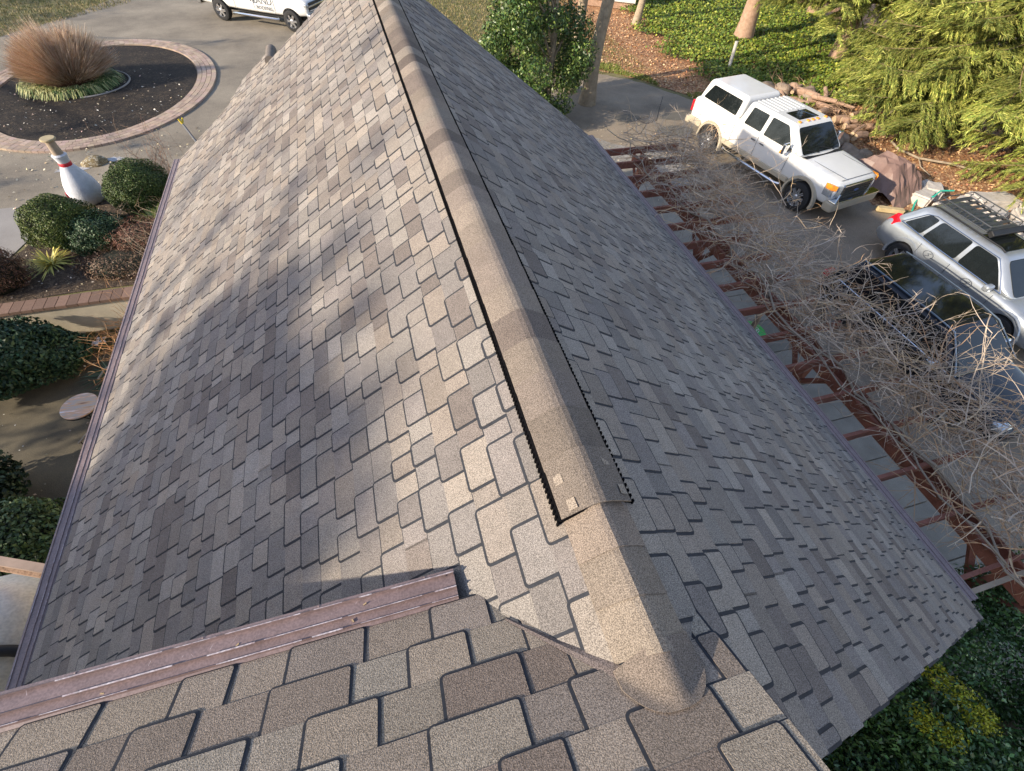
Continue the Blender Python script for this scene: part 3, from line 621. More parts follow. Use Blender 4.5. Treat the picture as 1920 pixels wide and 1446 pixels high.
mb = MB(); [mb.tube([(-4.5 + .1 * k, 6 + .15 * k, -.8), (-4.6 + .05 * k, 6.0, .6), (-4.55, 5.8 + .2 * k, 1.9)], .02, 5) for k in range(4)]; mb.build('stem', M_barkr, t)
t = thing('bare_shrub', 'thin pale leafless twigs beside the gutter above the retaining wall', 'shrub')
twig_mesh('shoots', 65, gs(7.4, 9.6, 1.6), 70, .7, .0045, [(.3, .24, .18), (.36, .26, .18)], t, curl=.7, zmin=.8)
mb = MB(); [mb.tube([(-4.5 + .1 * k, 8.4 + .15 * k, -.8), (-4.6 + .05 * k, 8.4, .6), (-4.55, 8.2 + .3 * k, 1.9)], .015, 5) for k in range(4)]; mb.build('stem', M_bark, t)
t = thing('bare_shrub', 'tall thin brown twigs rising behind the boxwood near the roof corner', 'shrub')
twig_mesh('shoots', 66, lambda r: (Vector((-6.3 + r.gauss(0, .25), 14.4 + r.gauss(0, .25), .1)), Vector((r.gauss(0, .25), r.gauss(0, .25), 1)).normalized()), 45, 1.1, .007, [(.26, .15, .1), (.3, .2, .14)], t, curl=.3)
t = twig_mesh('brushwood', 67, lambda r: (Vector((r.uniform(15.6, 17.6), r.uniform(12.6, 17.2), r.uniform(.05, .3))), Vector((r.gauss(0, 1), r.gauss(0, 1), r.uniform(0, .5))).normalized()), 170, .9, .012, [(.26, .16, .09), (.34, .22, .13), (.18, .11, .07)], curl=.4)
tag(t, 'brown brushwood and dead twigs strewn over the log heap', 'brushwood', kind='stuff')
# trees ------------------------------------------------
def trunk(mb, pts, r0, r1, n=12, rough=.0): mb.tube(pts, [r0 + (r1 - r0) * i / (len(pts) - 1) for i in range(len(pts))], n)
def limb_tree(name, label, base, top, r0, seed, m, lean=(0, 0), group=None, limbs=6):
    t = thing(name, label, 'tree', base, group=group); r = random.Random(seed); mb = MB(); K = 14; pts = []
    for i in range(K + 1):
        f = i / K; pts.append((lean[0] * f + .12 * math.sin(f * 7 + seed), lean[1] * f + .1 * math.cos(f * 6 + seed) - .1, top * f - .1))
    rad = [r0 * (1.45 if i == 0 else 1.1 if i == 1 else 1 - .55 * i / K) for i in range(K + 1)]; mb.tube(pts, rad, 14)
    mb.build('trunk', m, t, smooth=True)
    for k in range(limbs):
        i = r.randint(5, K); p = Vector(pts[i]); a = r.uniform(0, 2 * PI); mb = MB(); q = [p]
        d = Vector((math.cos(a), math.sin(a), .8)).normalized()
        for j in range(7): d = (d + Vector((r.gauss(0, .18), r.gauss(0, .18), .08))).normalized(); q.append(q[-1] + d * .55)
        mb.tube(q, [rad[i] * .55 * (1 - j / 8.5) for j in range(8)], 8); mb.build('limb', m, t, smooth=True)
    return t
limb_tree('tree', 'pale leaning tree trunk right of the glossy evergreen at the drive edge', (7.85, 17.9, 0), 9, .25, 3, M_bark, (.9, -.3))
limb_tree('tree', 'greyer tree trunk behind the glossy evergreen beside the pale trunk', (7.75, 19.0, 0), 9, .2, 5, M_bark, (-.3, .2))
limb_tree('tree', 'slim tree trunk beside the white shed corner', (14.2, 26.9, 0), 10, .17, 7, M_bark, (.5, .0))
limb_tree('tree', 'red barked conifer trunk rising from the ivy', (18.7, 23.9, 0), 12, .38, 9, M_barkr, (.3, .1), limbs=2)
# glossy evergreen (holly) beside the roof: many leaf clumps on limbs
def clump_tree(name, label, base, clumps, nleaf, size, cols, seed, m, trunk_h, cat='tree'):
    t = thing(name, label, cat, (0, 0, 0)); rs = np.random.RandomState(seed); PP = []; DD = []
    for (x, y_, z, r_) in clumps:
        P, D = ell_pts(rs, int(nleaf * r_ * r_), (x, y_, z), (r_, r_, r_ * .8), .55, .12); PP.append(P); DD.append(D)
    P = np.concatenate(PP); D = np.concatenate(DD)
    nmesh('crown', leaves(rs, P, D, size, .5, .7), 4, m, t, C=leafcol(rs, len(P), cols[0], .4, cols[1], .3))
    mb = MB(); r = random.Random(seed); b = Vector(base); mb.tube([b, b + Vector((.05, 0, trunk_h * .5)), b + Vector((0, .05, trunk_h))], [.13, .1, .05], 8)
    for (x, y_, z, r_) in clumps[::4]: mb.tube([b + Vector((0, 0, min(trunk_h, max(.4, z * .6)))), Vector((x, y_, z)) * .5 + (b + Vector((0, 0, z * .7))) * .5, (x, y_, z)], [.05, .035, .015], 5)
    mb.build('trunk', M_bark, t, smooth=True); return t
rq = random.Random(12); cl = []
for i in range(95):
    z = rq.uniform(.3, 5.6); rad = 1.75 * (1 - .5 * abs(z - 2.0) / 4.0); a = rq.uniform(0, 2 * PI); q = rad * math.sqrt(rq.random())
    cl.append((5.35 + q * math.cos(a), 16.7 + q * math.sin(a), z, rq.uniform(.4, .66)))
clump_tree('holly', 'glossy dark green evergreen tree standing just past the right roof slope', (5.8, 16.6, 0), cl, 2300, .05, ((.05, .10, .022), (.16, .22, .05)), 71, M_leafgl, 4.5)
# spruces: trunk, drooping boughs carrying hanging sprays
def spruce(label, base, H, R, z0, seed, nb, base_col, alt, arc=(0, 2 * PI), dens=1.0):
    t = thing('spruce_tree', label, 'tree', base); r = random.Random(seed); rs = np.random.RandomState(seed)
    mb = MB(); mb.tube([(0, 0, -.1), (.05, 0, H * .5), (0, 0, H)], [.34, .22, .04], 12); mb.build('trunk', M_barkr, t, smooth=True)
    Q = []; C = []; br = MB(); br.col = (.34, .25, .14)
    for k in range(nb):
        f = (k + r.random()) / nb; z = z0 + (H - z0) * f ** 1.15; a = r.uniform(*arc); L_ = R * (1 - f * .85) * r.uniform(.72, 1.12) + .3
        d = np.array([math.cos(a), math.sin(a), 0]); side = np.array([-math.sin(a), math.cos(a), 0]); K = 9; pts = []
        bend = r.uniform(-.25, .25); dr = r.uniform(.14, .30)
        for i in range(K + 1):
            s_ = i / K; p = d * L_ * s_ + side * bend * L_ * s_ * s_ + np.array([0, 0, z + .10 * L_ * s_ - dr * L_ * s_ ** 2 + .12 * L_ * s_ ** 4]); pts.append(p)
        br.tube([tuple(p) for p in pts], [.04 * (1 - .85 * i / K) for i in range(K + 1)], 4, cap=False)
        tone = r.uniform(.62, 1.3); ns = int(L_ * 15 * dens)
        for j in range(ns):
            s_ = .18 + .82 * (j + r.random()) / ns; i = min(K - 1, int(s_ * K)); p = pts[i] * (1 - (s_ * K - i)) + pts[i + 1] * (s_ * K - i)
            sg = 1 if r.random() < .5 else -1; ln = (.34 + .30 * (1 - s_)) * L_ * .36 * r.uniform(.5, 1.2) + .12
            ax = side * sg * r.uniform(.5, 1) + d * r.uniform(.3, .9); ax /= np.linalg.norm(ax)
            m_ = int(ln * 74); u_ = rs.uniform(0, 1, m_)
            q = p + np.outer(u_ * ln, ax) + np.array([0, 0, -1]) * (ln * .45 * u_ ** 1.6)[:, None] + rs.normal(0, .014, (m_, 3))
            nd = ax * 1.0 + rs.normal(0, .36, (m_, 3)); nd[:, 2] -= .45; nd /= np.linalg.norm(nd, axis=1)[:, None]
            sd = np.cross(nd, np.array([0, 0, 1.]) + rs.normal(0, .5, (m_, 3))); sd /= np.linalg.norm(sd, axis=1)[:, None] + 1e-9; sd *= .0115
            l2 = rs.uniform(.10, .19, (m_, 1)); Q.append(np.stack([q - sd, q + sd, q + nd * l2 + sd * .3, q + nd * l2 - sd * .3], 1))
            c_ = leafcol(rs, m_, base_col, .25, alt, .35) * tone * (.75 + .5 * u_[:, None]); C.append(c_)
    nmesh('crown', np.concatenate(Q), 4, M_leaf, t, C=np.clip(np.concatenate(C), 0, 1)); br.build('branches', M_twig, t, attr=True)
    return t
SG = (.205, .245, .05); SA = (.42, .42, .10)
spruce('huge spruce with yellow green drooping boughs filling the top right corner', (22.2, 13.2, 0), 13, 5.2, .9, 81, 300, SG, SA, (1.6, 5.6))
spruce('spruce whose drooping boughs hang over the ivy right of the red barked trunk', (21.6, 20.3, 0), 13, 4.2, 2.2, 82, 210, SG, SA, (1.6, 5.6))
spruce('spruce with low boughs above the pale stones at the right edge', (22.3, 7.6, 0), 12, 4.2, .5, 83, 190, SG, SA, (1.3, 4.6))
spruce('spruce with high boughs behind the red barked trunk', (25.5, 27.0, 0), 14, 5.0, 3.0, 84, 120, (.12, .15, .03), SA, (2.2, 5.6), .8)
# shrub in the bottom right, under the near rake
rq = random.Random(15); cl = []
for i in range(70):
    a = rq.uniform(0, 2 * PI); q = math.sqrt(rq.random()); x = 4.9 + 1.9 * q * math.cos(a); y_ = -1.75 + 1.45 * q * math.sin(a); z = rq.uniform(.4, 1.75)
    if x < 4.5 and y_ > -.9: z = min(z, 1.5)
    cl.append((x, y_, z, rq.uniform(.36, .56)))
clump_tree('evergreen_shrub', 'large dark green shrub growing below the near end of the right roof slope', (4.9, -1.7, 0), cl, 8500, .026, ((.055, .12, .035), (.12, .24, .06)), 72, M_leafgl, 1.4, cat='shrub')
cl = [(3.93, -.98, 1.95, .14), (4.0, -1.12, 1.95, .13), (4.08, -1.25, 1.93, .15), (4.0, -1.38, 1.96, .13), (4.14, -1.42, 1.9, .12), (3.52, -1.2, 1.93, .13), (3.6, -1.33, 1.9, .15), (3.7, -1.42, 1.92, .12), (3.8, -2.0, 1.95, .2)]
clump_tree('euonymus', 'bright yellow green sprigs among the dark shrub in the bottom right corner', (3.9, -1.4, 0), cl, 16000, .015, ((.40, .42, .03), (.60, .56, .05)), 73, M_leaf, 1.4, cat='shrub')
rq = random.Random(18); cl = [(rq.uniform(2.2, 4.2), rq.uniform(-2.9, -1.3), rq.uniform(.3, 1.3), rq.uniform(.35, .5)) for i in range(26)]
clump_tree('evergreen_shrub', 'dark blue green shrub filling the corner beneath the yellow sprigs', (3.4, -2.1, 0), cl, 4000, .03, ((.035, .08, .045), (.08, .15, .07)), 74, M_leafgl, 1.0, cat='shrub')
# unseen trees added behind the viewer's left, crowns shaped to cast the wanted shade
def unseen_shade_tree(label, targets, dist, base, seed, n, size):
    t = thing('unseen_shade_tree', label, 'tree'); rs = np.random.RandomState(seed); PP = []; mb = MB(); b = Vector(base)
    for (x, y_, z, r_) in targets:
        c = Vector((x, y_, z)) - SDIR * (dist * rs.uniform(.97, 1.03)); P, D = ell_pts(rs, int(n * r_ * r_), tuple(c), (r_, r_, r_), .9, .2); PP.append(P)
        mb.tube([b + Vector((0, 0, 4)), (b + Vector((0, 0, 4))).lerp(c, .55) + Vector((0, 0, .3)), c], [.09, .05, .02], 5)
    P = np.concatenate(PP); nmesh('crown', leaves(rs, P, rs.normal(0, 1, (len(P), 3)), size, .5, .6), 4, M_leaf, t, C=leafcol(rs, len(P), (.05, .07, .025), .3))
    mb.tube([b, b + Vector((0, 0, 4.2))], [.25, .15], 8); mb.build('trunk', M_bark, t); return t
def in_poly(x, y_, P):
    c = False; j = len(P) - 1
    for i in range(len(P)):
        if (P[i][1] > y_) != (P[j][1] > y_) and x < (P[j][0] - P[i][0]) * (y_ - P[i][1]) / (P[j][1] - P[i][1]) + P[i][0]: c = not c
        j = i
    return c
_r = random.Random(77); tg = []
PG = [(-4.15, 2.7), (-3.7, 3.1), (-3.0, 3.75), (-2.3, 4.1), (-1.4, 3.5), (-1.2, 2.5), (-1.05, 1.7), (-1.25, 1.1), (-1.5, .6), (-4.15, .4)]
x = -4.05
while x < -.8:
    y_ = .3
    while y_ < 4.2:
        qx, qy = x + _r.uniform(-.12, .12), y_ + _r.uniform(-.12, .12)
        if in_poly(qx, qy, PG) and _r.random() < .93: tg.append((qx, qy, ZR + qx * TN, _r.uniform(.28, .48)))
        y_ += .42
    x += .42
unseen_shade_tree('dense unseen tree, crown shaped to shade the left roof slope', tg, 27, (-27, -5, -.8), 90, 1700, .11)
unseen_shade_tree('thin unseen tree, crown shaped to dapple the left roof slope', [(-1.36, 4.9, 4.6, .45), (-2.4, 8.2, 3.9, .6), (-3.3, 7.9, 3.2, .6), (-.5, 4.2, 5.2, .35), (-2.6, 5.6, 3.7, .4), (-.3, 6.5, 5.4, .4), (-1.9, 6.6, 4.2, .3), (-3.5, 5.6, 3.1, .3)], 24, (-22, 0, -.8), 91, 260, .10)
unseen_shade_tree('ragged thin unseen tree, added to break up the edge of the roof shade', [(a, b, ZR + a * TN, .3) for a, b in [(-3.4, 3.9), (-2.7, 4.6), (-1.7, 4.2), (-.95, 3.2), (-.9, 2.3), (-.85, 1.5), (-1.0, .9), (-3.3, 4.6)]], 30, (-30, -3, -.8), 94, 700, .10)
unseen_shade_tree('low unseen tree, added on the left to shade the lower patio', [(-5.2 - .75 * i, 3.2 + .9 * j, -.3, .62) for i in range(5) for j in range(6) if not (i > 1 and j == 3)], 9, (-15.5, 4, -.8), 92, 420, .10)
unseen_shade_tree('far unseen tree, added on the left to shade the lawn and driveway', [(-13.5, 31, 0, 1.2), (-16, 29, 0, 1.2), (-15, 33.5, 0, 1.3), (-12, 34, 0, 1.0), (-9.3, 18.6, 0, .5), (-7.5, 17, 0, .35), (-10.5, 15.2, 0, .4), (-6.0, 26.5, 0, .6)], 16, (-30, 27, 0), 93, 180, .11)


# ---------------------------------------------------------------- vehicles (built along +x, left side = +y)
def loft_body(name, st, m, parent, wells=(), sub=2, wr=.42, ww=.3, W=.9, creases=None):
    """st: list of (x, [(y,z)...]) half sections bottom-centre to top-centre; wheel arches are cut out"""
    vs = []; fs = []; K = len(st[0][1])
    for x, s_ in st:
        for y_, z in s_: vs.append((x, y_, z))
        for y_, z in s_[1:-1][::-1]: vs.append((x, -y_, z))
    R_ = 2 * K - 2
    for i in range(len(st) - 1):
        for k in range(R_): fs.append((i * R_ + k, i * R_ + (k + 1) % R_, (i + 1) * R_ + (k + 1) % R_, (i + 1) * R_ + k))
    fs.append(tuple(range(R_ - 1, -1, -1))); fs.append(tuple((len(st) - 1) * R_ + k for k in range(R_)))
    me = bpy.data.meshes.new(name); me.from_pydata(vs, [], fs); o = link(name, me, m, parent)
    bm = bmesh.new(); bm.from_mesh(me); bmesh.ops.recalc_face_normals(bm, faces=bm.faces); bm.to_mesh(me); bm.free()
    s_ = o.modifiers.new('s', 'SUBSURF'); s_.levels = s_.render_levels = sub
    cut = None
    if wells:
        mb = MB()
        for wx, wz in wells:
            for sg in (-1, 1):
                mb.lathe([(wr, -.01), (wr, ww)], (wx, sg * (W + .12), wz), 28, Matrix.Rotation(PI / 2 * sg, 3, 'X'))
        cut = mb.build('cutter', M_blk)
        bm = bmesh.new(); bm.from_mesh(cut.data); bmesh.ops.recalc_face_normals(bm, faces=bm.faces); bm.to_mesh(cut.data); bm.free()
        b = o.modifiers.new('b', 'BOOLEAN'); b.operation = 'DIFFERENCE'; b.object = cut; b.solver = 'EXACT'
    bpy.context.view_layer.update(); dg = bpy.context.evaluated_depsgraph_get()
    new = bpy.data.meshes.new_from_object(o.evaluated_get(dg)); o.modifiers.clear(); o.data = new; new.name = name
    if cut: cm = cut.data; bpy.data.objects.remove(cut); bpy.data.meshes.remove(cm)
    while len(new.materials) > 2: new.materials.pop()
    if len(new.materials) < 2: new.materials.append(M_blk)
    else: new.materials[1] = M_blk
    new.polygons.foreach_set('use_smooth', [True] * len(new.polygons)); new.set_sharp_from_angle(angle=math.radians(35)); return o
def wheel(parent, x, y_, r, wd, sg, rim=M_rim, spokes=8):
    e = bpy.data.objects.new('wheel', None); COL.objects.link(e); e.parent = parent; e.location = (x, y_, r); e.empty_display_size = .1
    Rm = Matrix.Rotation(-PI / 2 * sg, 3, 'X'); mb = MB(); h = wd / 2
    mb.lathe([(r * .62, -h), (r * .86, -h * 1.02), (r * .97, -h * .85), (r, -h * .5), (r, h * .5), (r * .97, h * .85), (r * .86, h * 1.02), (r * .62, h)], (0, 0, 0), 36, Rm, False)
    mb.build('tyre', M_tyre, e, smooth=True)
    mb = MB(); mb.lathe([(r * .63, h * .2), (r * .66, h * .98), (r * .62, h * 1.0), (r * .58, h * .55), (r * .55, h * .35)], (0, 0, 0), 36, Rm, False)
    mb.lathe([(r * .17, h * .3), (r * .17, h * .85), (r * .1, h * .95)], (0, 0, 0), 16, Rm)
    for k in range(spokes):
        a = 2 * PI * k / spokes; q = Matrix.Rotation(a, 3, 'Z')
        for s2 in (-.03, .03):
            mb.box(tuple(Rm @ (q @ Vector((r * .37, s2 * r / .4 * .8, h * .72)))), (r * .46, r * .07, h * .3), 0, Rm @ q)
    mb.build('rim', rim, e, smooth=False)
    mb = MB(); mb.lathe([(r * .6, h * .0), (r * .6, h * .3)], (0, 0, 0), 24, Rm); mb.build('brake_disc', M_blk, e)
def lerp(a, b, t): return a + (b - a) * t
class Cabin:
    """greenhouse frustum: bottom x0..x1 at z0 half width w0; top X0..X1 at z1 half width w1"""
    def __init__(s, x0, x1, z0, w0, X0, X1, z1, w1): s.__dict__.update(locals())
    def build(s, name, m, parent, bevel=.07, crown=.03):
        vs = [(s.x0, -s.w0, s.z0), (s.x1, -s.w0, s.z0), (s.x1, s.w0, s.z0), (s.x0, s.w0, s.z0), (s.X0, -s.w1, s.z1), (s.X1, -s.w1, s.z1), (s.X1, s.w1, s.z1), (s.X0, s.w1, s.z1)]
        mb = MB(); mb.raw(vs, [(3, 2, 1, 0), (4, 5, 6, 7), (0, 1, 5, 4), (1, 2, 6, 5), (2, 3, 7, 6), (3, 0, 4, 7)]); o = mb.build(name, m, parent, smooth=False)
        b = o.modifiers.new('bevel', 'BEVEL'); b.width = bevel; b.segments = 4; b.limit_method = 'ANGLE'; b.angle_limit = .3
        o.data.polygons.foreach_set('use_smooth', [True] * 6); wn = o.modifiers.new('wn', 'WEIGHTED_NORMAL'); wn.keep_sharp = False; return o
    def side(s, x, z, sg, off=.006):
        t = (z - s.z0) / (s.z1 - s.z0); return (x, sg * (lerp(s.w0, s.w1, t) + off), z)
    def end(s, y_, z, front, off=.006):
        t = (z - s.z0) / (s.z1 - s.z0); x = lerp(s.x1, s.X1, t) + off if front else lerp(s.x0, s.X0, t) - off; return (x, y_, z)
def rounded(pts, r, n=4):
    out = []; N = len(pts)
    for i in range(N):
        p = Vector(pts[i]); a = Vector(pts[i - 1]) - p; b = Vector(pts[(i + 1) % N]) - p; ra = min(r, a.length * .45); rb2 = min(r, b.length * .45)
        A = p + a.normalized() * ra; B = p + b.normalized() * rb2
        for k in range(n + 1):
            t = k / n; out.append(tuple((A * (1 - t) ** 2 + p * 2 * t * (1 - t) + B * t * t)))
    return out
def pane(name, pts3, m, parent, inward):
    """thin slab of glass set 5 mm proud of its opening"""
    mb = MB(); mb.prism(pts3, inward); bm_o = mb.build(name, m, parent); 
    bm = bmesh.new(); bm.from_mesh(bm_o.data); bmesh.ops.recalc_face_normals(bm, faces=bm.faces); bm.to_mesh(bm_o.data); bm.free(); return bm_o
def side_windows(cb, wins, parent, m=M_glass, sides=(1, -1), name='window', r=.05):
    for sg in sides:
        for w_ in wins:
            q = rounded([(x, z, 0) for x, z in w_], r); pane(name, [cb.side(x, z, sg) for x, z, _ in q], m, parent, (0, -sg * .012, 0))
def end_window(cb, w_, parent, front, name='windshield', m=M_glass, r=.08):
    q = rounded([(y_, z, 0) for y_, z in w_], r); pane(name, [cb.end(y_, z, front) for y_, z, _ in q], m, parent, ((-.012 if front else .012), 0, 0))
def slab(name, m, parent, c, d, bevel=.01, rz=0, M=None):
    mb = MB(); mb.box(c, d, rz, M); return mb.build(name, m, parent, bevel=bevel)
def text_part(name, body, size, m, parent, M4, ext=.003):
    cu = bpy.data.curves.new(name, 'FONT'); cu.body = body; cu.size = size; cu.extrude = ext; cu.align_x = 'CENTER'; cu.align_y = 'CENTER'
    o = bpy.data.objects.new(name, cu); COL.objects.link(o); dg = bpy.context.evaluated_depsgraph_get(); me = bpy.data.meshes.new_from_object(o.evaluated_get(dg))
    bpy.data.objects.remove(o); me.materials.clear(); o = link(name, me, m, parent); me.transform(M4); return o
def arch_flare(parent, x, r, y_, m, sg, z=.42, wd=.05):
    mb = MB(); pts = []; n = 16; a0 = -.25
    for k in range(n + 1):
        a = a0 + (PI - 2 * a0) * k / n; pts.append(a)
    for i in range(n):
        a, b = pts[i], pts[i + 1]; q = []
        for rr2, yy in ((r, 0), (r + .075, 0), (r + .09, -.05), (r, .0)): pass
        P_ = lambda an, rad, dy: (x + rad * math.cos(an), sg * (y_ + dy), z + rad * math.sin(an))
        mb.face([P_(a, r, wd), P_(b, r, wd), P_(b, r + .07, wd * .9), P_(a, r + .07, wd * .9)]); mb.face([P_(a, r + .07, wd * .9), P_(b, r + .07, wd * .9), P_(b, r + .1, -.03), P_(a, r + .1, -.03)]); mb.face([P_(a, r, wd), P_(a, r, -.1), P_(b, r, -.1), P_(b, r, wd)])
    return mb.build('arch_flare', m, parent, smooth=True)
# --- white pickup with bed cap (body length 6.2 m)
def sec(w_, zb, zm, zt, sh=.06, tw=None, crown=.03):
    tw = tw or w_ - .1
    return [(0, zb), (w_ - .16, zb), (w_ - .03, zb + .08), (w_, zm), (w_ - .01, zt - sh * 1.3), (w_ - sh, zt - .015), (tw - .08, zt + crown * .4), (0, zt + crown)]
pk = thing('pickup_truck', 'white pickup with bed cap, tan arches and amber roof lights near the log heap', 'pickup truck')
st = [(0.0, sec(.90, .68, .95, 1.36)), (.03, sec(.94, .66, .95, 1.38)), (.12, sec(.97, .62, .95, 1.39)), (1.0, sec(.98, .58, .95, 1.39)), (2.4, sec(.98, .56, .95, 1.38)), (3.9, sec(.98, .56, .95, 1.36)), (4.4, sec(.98, .58, .95, 1.33, .08)), (5.2, sec(.97, .58, .95, 1.29, .10)), (5.75, sec(.95, .54, .95, 1.25, .12)), (5.98, sec(.92, .55, .95, 1.2, .12)), (6.02, sec(.88, .58, .93, 1.14, .1)), (6.04, sec(.84, .72, .92, 1.08, .1))]
loft_body('body', st, M_white, pk, [(1.18, .42), (5.12, .42)], 2, .5, .34, .92)
mb = MB(); mb.box((3.0, 0, .55), (5.2, 1.3, .22)); [mb.box((x, 0, .45), (.12, 1.5, .14)) for x in (1.18, 5.12)]; mb.build('chassis', M_blk, pk)
for x in (1.18, 5.12):
    for sg in (1, -1): wheel(pk, x, sg * .87, .42, .29, sg); arch_flare(pk, x, .5, .95, M_tan, sg, .44)
for sg in (1, -1):
    slab('rocker_panel', M_tan, pk, (3.15, sg * .955, .66), (2.85, .07, .16), .03); slab('rocker_panel', M_tan, pk, (.32, sg * .95, .72), (.62, .08, .22), .04)
    mb = MB(); mb.tube([(1.95, sg * 1.03, .50), (2.1, sg * 1.08, .48), (4.3, sg * 1.08, .48), (4.45, sg * 1.03, .50)], .045, 8); mb.build('side_step', M_chrome, pk, smooth=True)
cb = Cabin(2.02, 4.62, 1.33, .93, 2.14, 3.92, 1.96, .76); cb.build('cab', M_white, pk, .10)
side_windows(cb, [[(2.28, 1.40), (2.98, 1.40), (2.98, 1.87), (2.34, 1.87)], [(3.12, 1.38), (4.22, 1.38), (4.02, 1.60), (3.74, 1.87), (3.12, 1.87)]], pk, sides=(1, -1))
end_window(cb, [(-.80, 1.37), (.80, 1.37), (.70, 1.89), (-.70, 1.89)], pk, True)
cp = Cabin(.08, 1.99, 1.36, .90, .26, 1.97, 1.99, .74); cp.build('bed_cap', M_white, pk, .13)
side_windows(cp, [[(.30, 1.47), (1.84, 1.44), (1.84, 1.86), (.52, 1.88)]], pk, name='cap_window', r=.06); end_window(cp, [(-.7, 1.45), (.7, 1.45), (.62, 1.9), (-.62, 1.9)], pk, False, 'rear_window')
for k in range(7): slab('roof_rib', M_white, pk, (2.62, -.54 + .18 * k, 1.962), (.86, .05, .014), .006)
slab('sunroof', M_glass, pk, (3.45, 0, 1.963), (.52, .84, .014), .02)
mb = MB(); mb.tube([(3.72, .30, 1.97), (3.25, -.05, 2.03)], .008, 4); mb.build('aerial', M_chrome, pk)
for y_ in (-.55, -.2, 0, .2, .55): slab('marker_lamp', M_orange, pk, (3.84, y_, 1.975), (.10, .07, .04), .015)
mb = MB(); mb.face([(4.60, -.84, 1.335), (4.74, -.8, 1.345), (4.74, .8, 1.345), (4.60, .84, 1.335)]); mb.tube([(4.62, .5, 1.375), (4.45, -.1, 1.47)], .012, 4); mb.tube([(4.62, -.15, 1.375), (4.45, -.7, 1.47)], .012, 4); mb.build('wiper_cowl', M_blk, pk)
mb = MB()
for sg in (1, -1): mb.box((5.2, sg * .60, 1.315), (1.5, .012, .01)); 
mb.box((5.93, 0, 1.246), (.012, 1.3, .01)); mb.build('bonnet_seam', M_grey, pk)
slab('grille', M_chrome, pk, (6.05, 0, .96), (.08, 1.24, .40), .04)
for z in (.84, .92, 1.0, 1.08): slab('grille_bar', M_blk, pk, (6.095, 0, z), (.02, 1.14, .062), .01)
mb = MB(); mb.lathe([(.055, 0), (.055, .012), (.045, .016)], (6.10, 0, .96), 20, Matrix(((0, 0, 1), (1.6, 0, 0), (0, .7, 0)))); mb.build('badge', mat('badge_blue', (.02, .05, .18), .3), pk)
for sg in (1, -1):
    mb = MB(); pts = [(5.99, sg * .95, .84), (6.09, sg * .64, .84), (6.085, sg * .64, 1.14), (5.96, sg * .95, 1.17)]; mb.prism(pts, (-.25, 0, 0)); mb.build('headlight', M_lamp, pk, bevel=.01)
    mb = MB(); pts = [(5.97, sg * .965, 1.04), (6.05, sg * .86, 1.04), (6.045, sg * .86, 1.165), (5.94, sg * .965, 1.175)]; mb.prism(pts, (-.2, 0, 0)); mb.build('turn_signal', M_orange, pk)
slab('front_bumper', M_tan, pk, (6.10, 0, .64), (.34, 1.98, .28), .07); slab('bumper_bar', M_chrome, pk, (6.16, 0, .79), (.24, 1.94, .05), .02); slab('air_dam', M_blk, pk, (6.0, 0, .5), (.2, 1.6, .14), .03)
slab('rear_bumper', M_tan, pk, (-.08, 0, .62), (.22, 1.86, .22), .05)
for sg in (1, -1): slab('tail_lamp', M_redl, pk, (.02, sg * .93, 1.12), (.08, .1, .34), .02)
for sg in (1, -1):
    e = slab('mirror', M_chrome, pk, (4.18, sg * 1.16, 1.47), (.10, .22, .30), .04); slab('mirror_lamp', M_orange, e, (4.13, sg * 1.2, 1.37), (.06, .14, .09), .02); slab('mirror_arm', M_blk, e, (4.2, sg * 1.0, 1.40), (.08, .2, .06), .015)
    mb = MB(); [mb.box((x, sg * .983, 1.02), (.010, .006, .62)) for x in (2.02, 3.05, 4.28)]; [mb.box((x, sg * .99, 1.16), (.16, .02, .03)) for x in (2.9, 3.25)]; mb.build('door_seam', M_grey, pk)
side_m = Matrix(((-1, 0, 0, 0), (0, 0, 1, 0), (0, 1, 0, 0), (0, 0, 0, 1)))   # text on the left side reads rear to front mirrored to face +y
text_part('lettering', 'FX4', .15, mat('red_text', (.35, .08, .06), .4), pk, Matrix.Translation((.36, .978, 1.22)) @ side_m)
text_part('lettering', 'SUPER DUTY', .07, M_grey, pk, Matrix.Translation((4.72, .985, 1.14)) @ side_m)
hd = math.atan2(-.983, .187); pk.scale = (.965,) * 3; pk.rotation_euler = (0, 0, hd)
fx, fy = math.cos(hd), math.sin(hd); lx, ly = -fy, fx
def place(o, wx, wy, lxp, lyp, z=0):   # put local point (lxp, lyp) at world (wx, wy)
    s_ = o.scale[0]; o.location = (wx - s_ * (lxp * math.cos(o.rotation_euler.z) - lyp * math.sin(o.rotation_euler.z)), wy - s_ * (lxp * math.sin(o.rotation_euler.z) + lyp * math.cos(o.rotation_euler.z)), z)
place(pk, 11.06, 9.50, 5.12, -1.0)
# --- white work pickup behind the roof corner
tk = thing('pickup_truck', 'white work pickup with lettered doors parked on the far driveway behind the roof corner', 'pickup truck')
st = [(0.0, sec(.90, .62, .9, 1.30)), (.05, sec(.95, .58, .9, 1.32)), (1.0, sec(.98, .52, .9, 1.32)), (2.2, sec(.98, .50, .9, 1.32)), (3.9, sec(.98, .50, .9, 1.30)), (4.9, sec(.98, .54, .9, 1.24, .1)), (5.5, sec(.95, .58, .9, 1.2, .12)), (5.72, sec(.90, .62, .9, 1.12, .1)), (5.76, sec(.84, .66, .88, 1.05, .1))]
loft_body('body', st, M_white, tk, [(1.12, .41), (4.88, .41)], 2, .48, .34, .92)
mb = MB(); mb.box((2.9, 0, .5), (4.9, 1.3, .2)); mb.build('chassis', M_blk, tk)
for x in (1.12, 4.88):
    for sg in (1, -1): wheel(tk, x, sg * .87, .41, .28, sg, spokes=6)
cb = Cabin(2.0, 4.4, 1.28, .92, 2.15, 3.75, 1.9, .76); cb.build('cab', M_white, tk, .07)
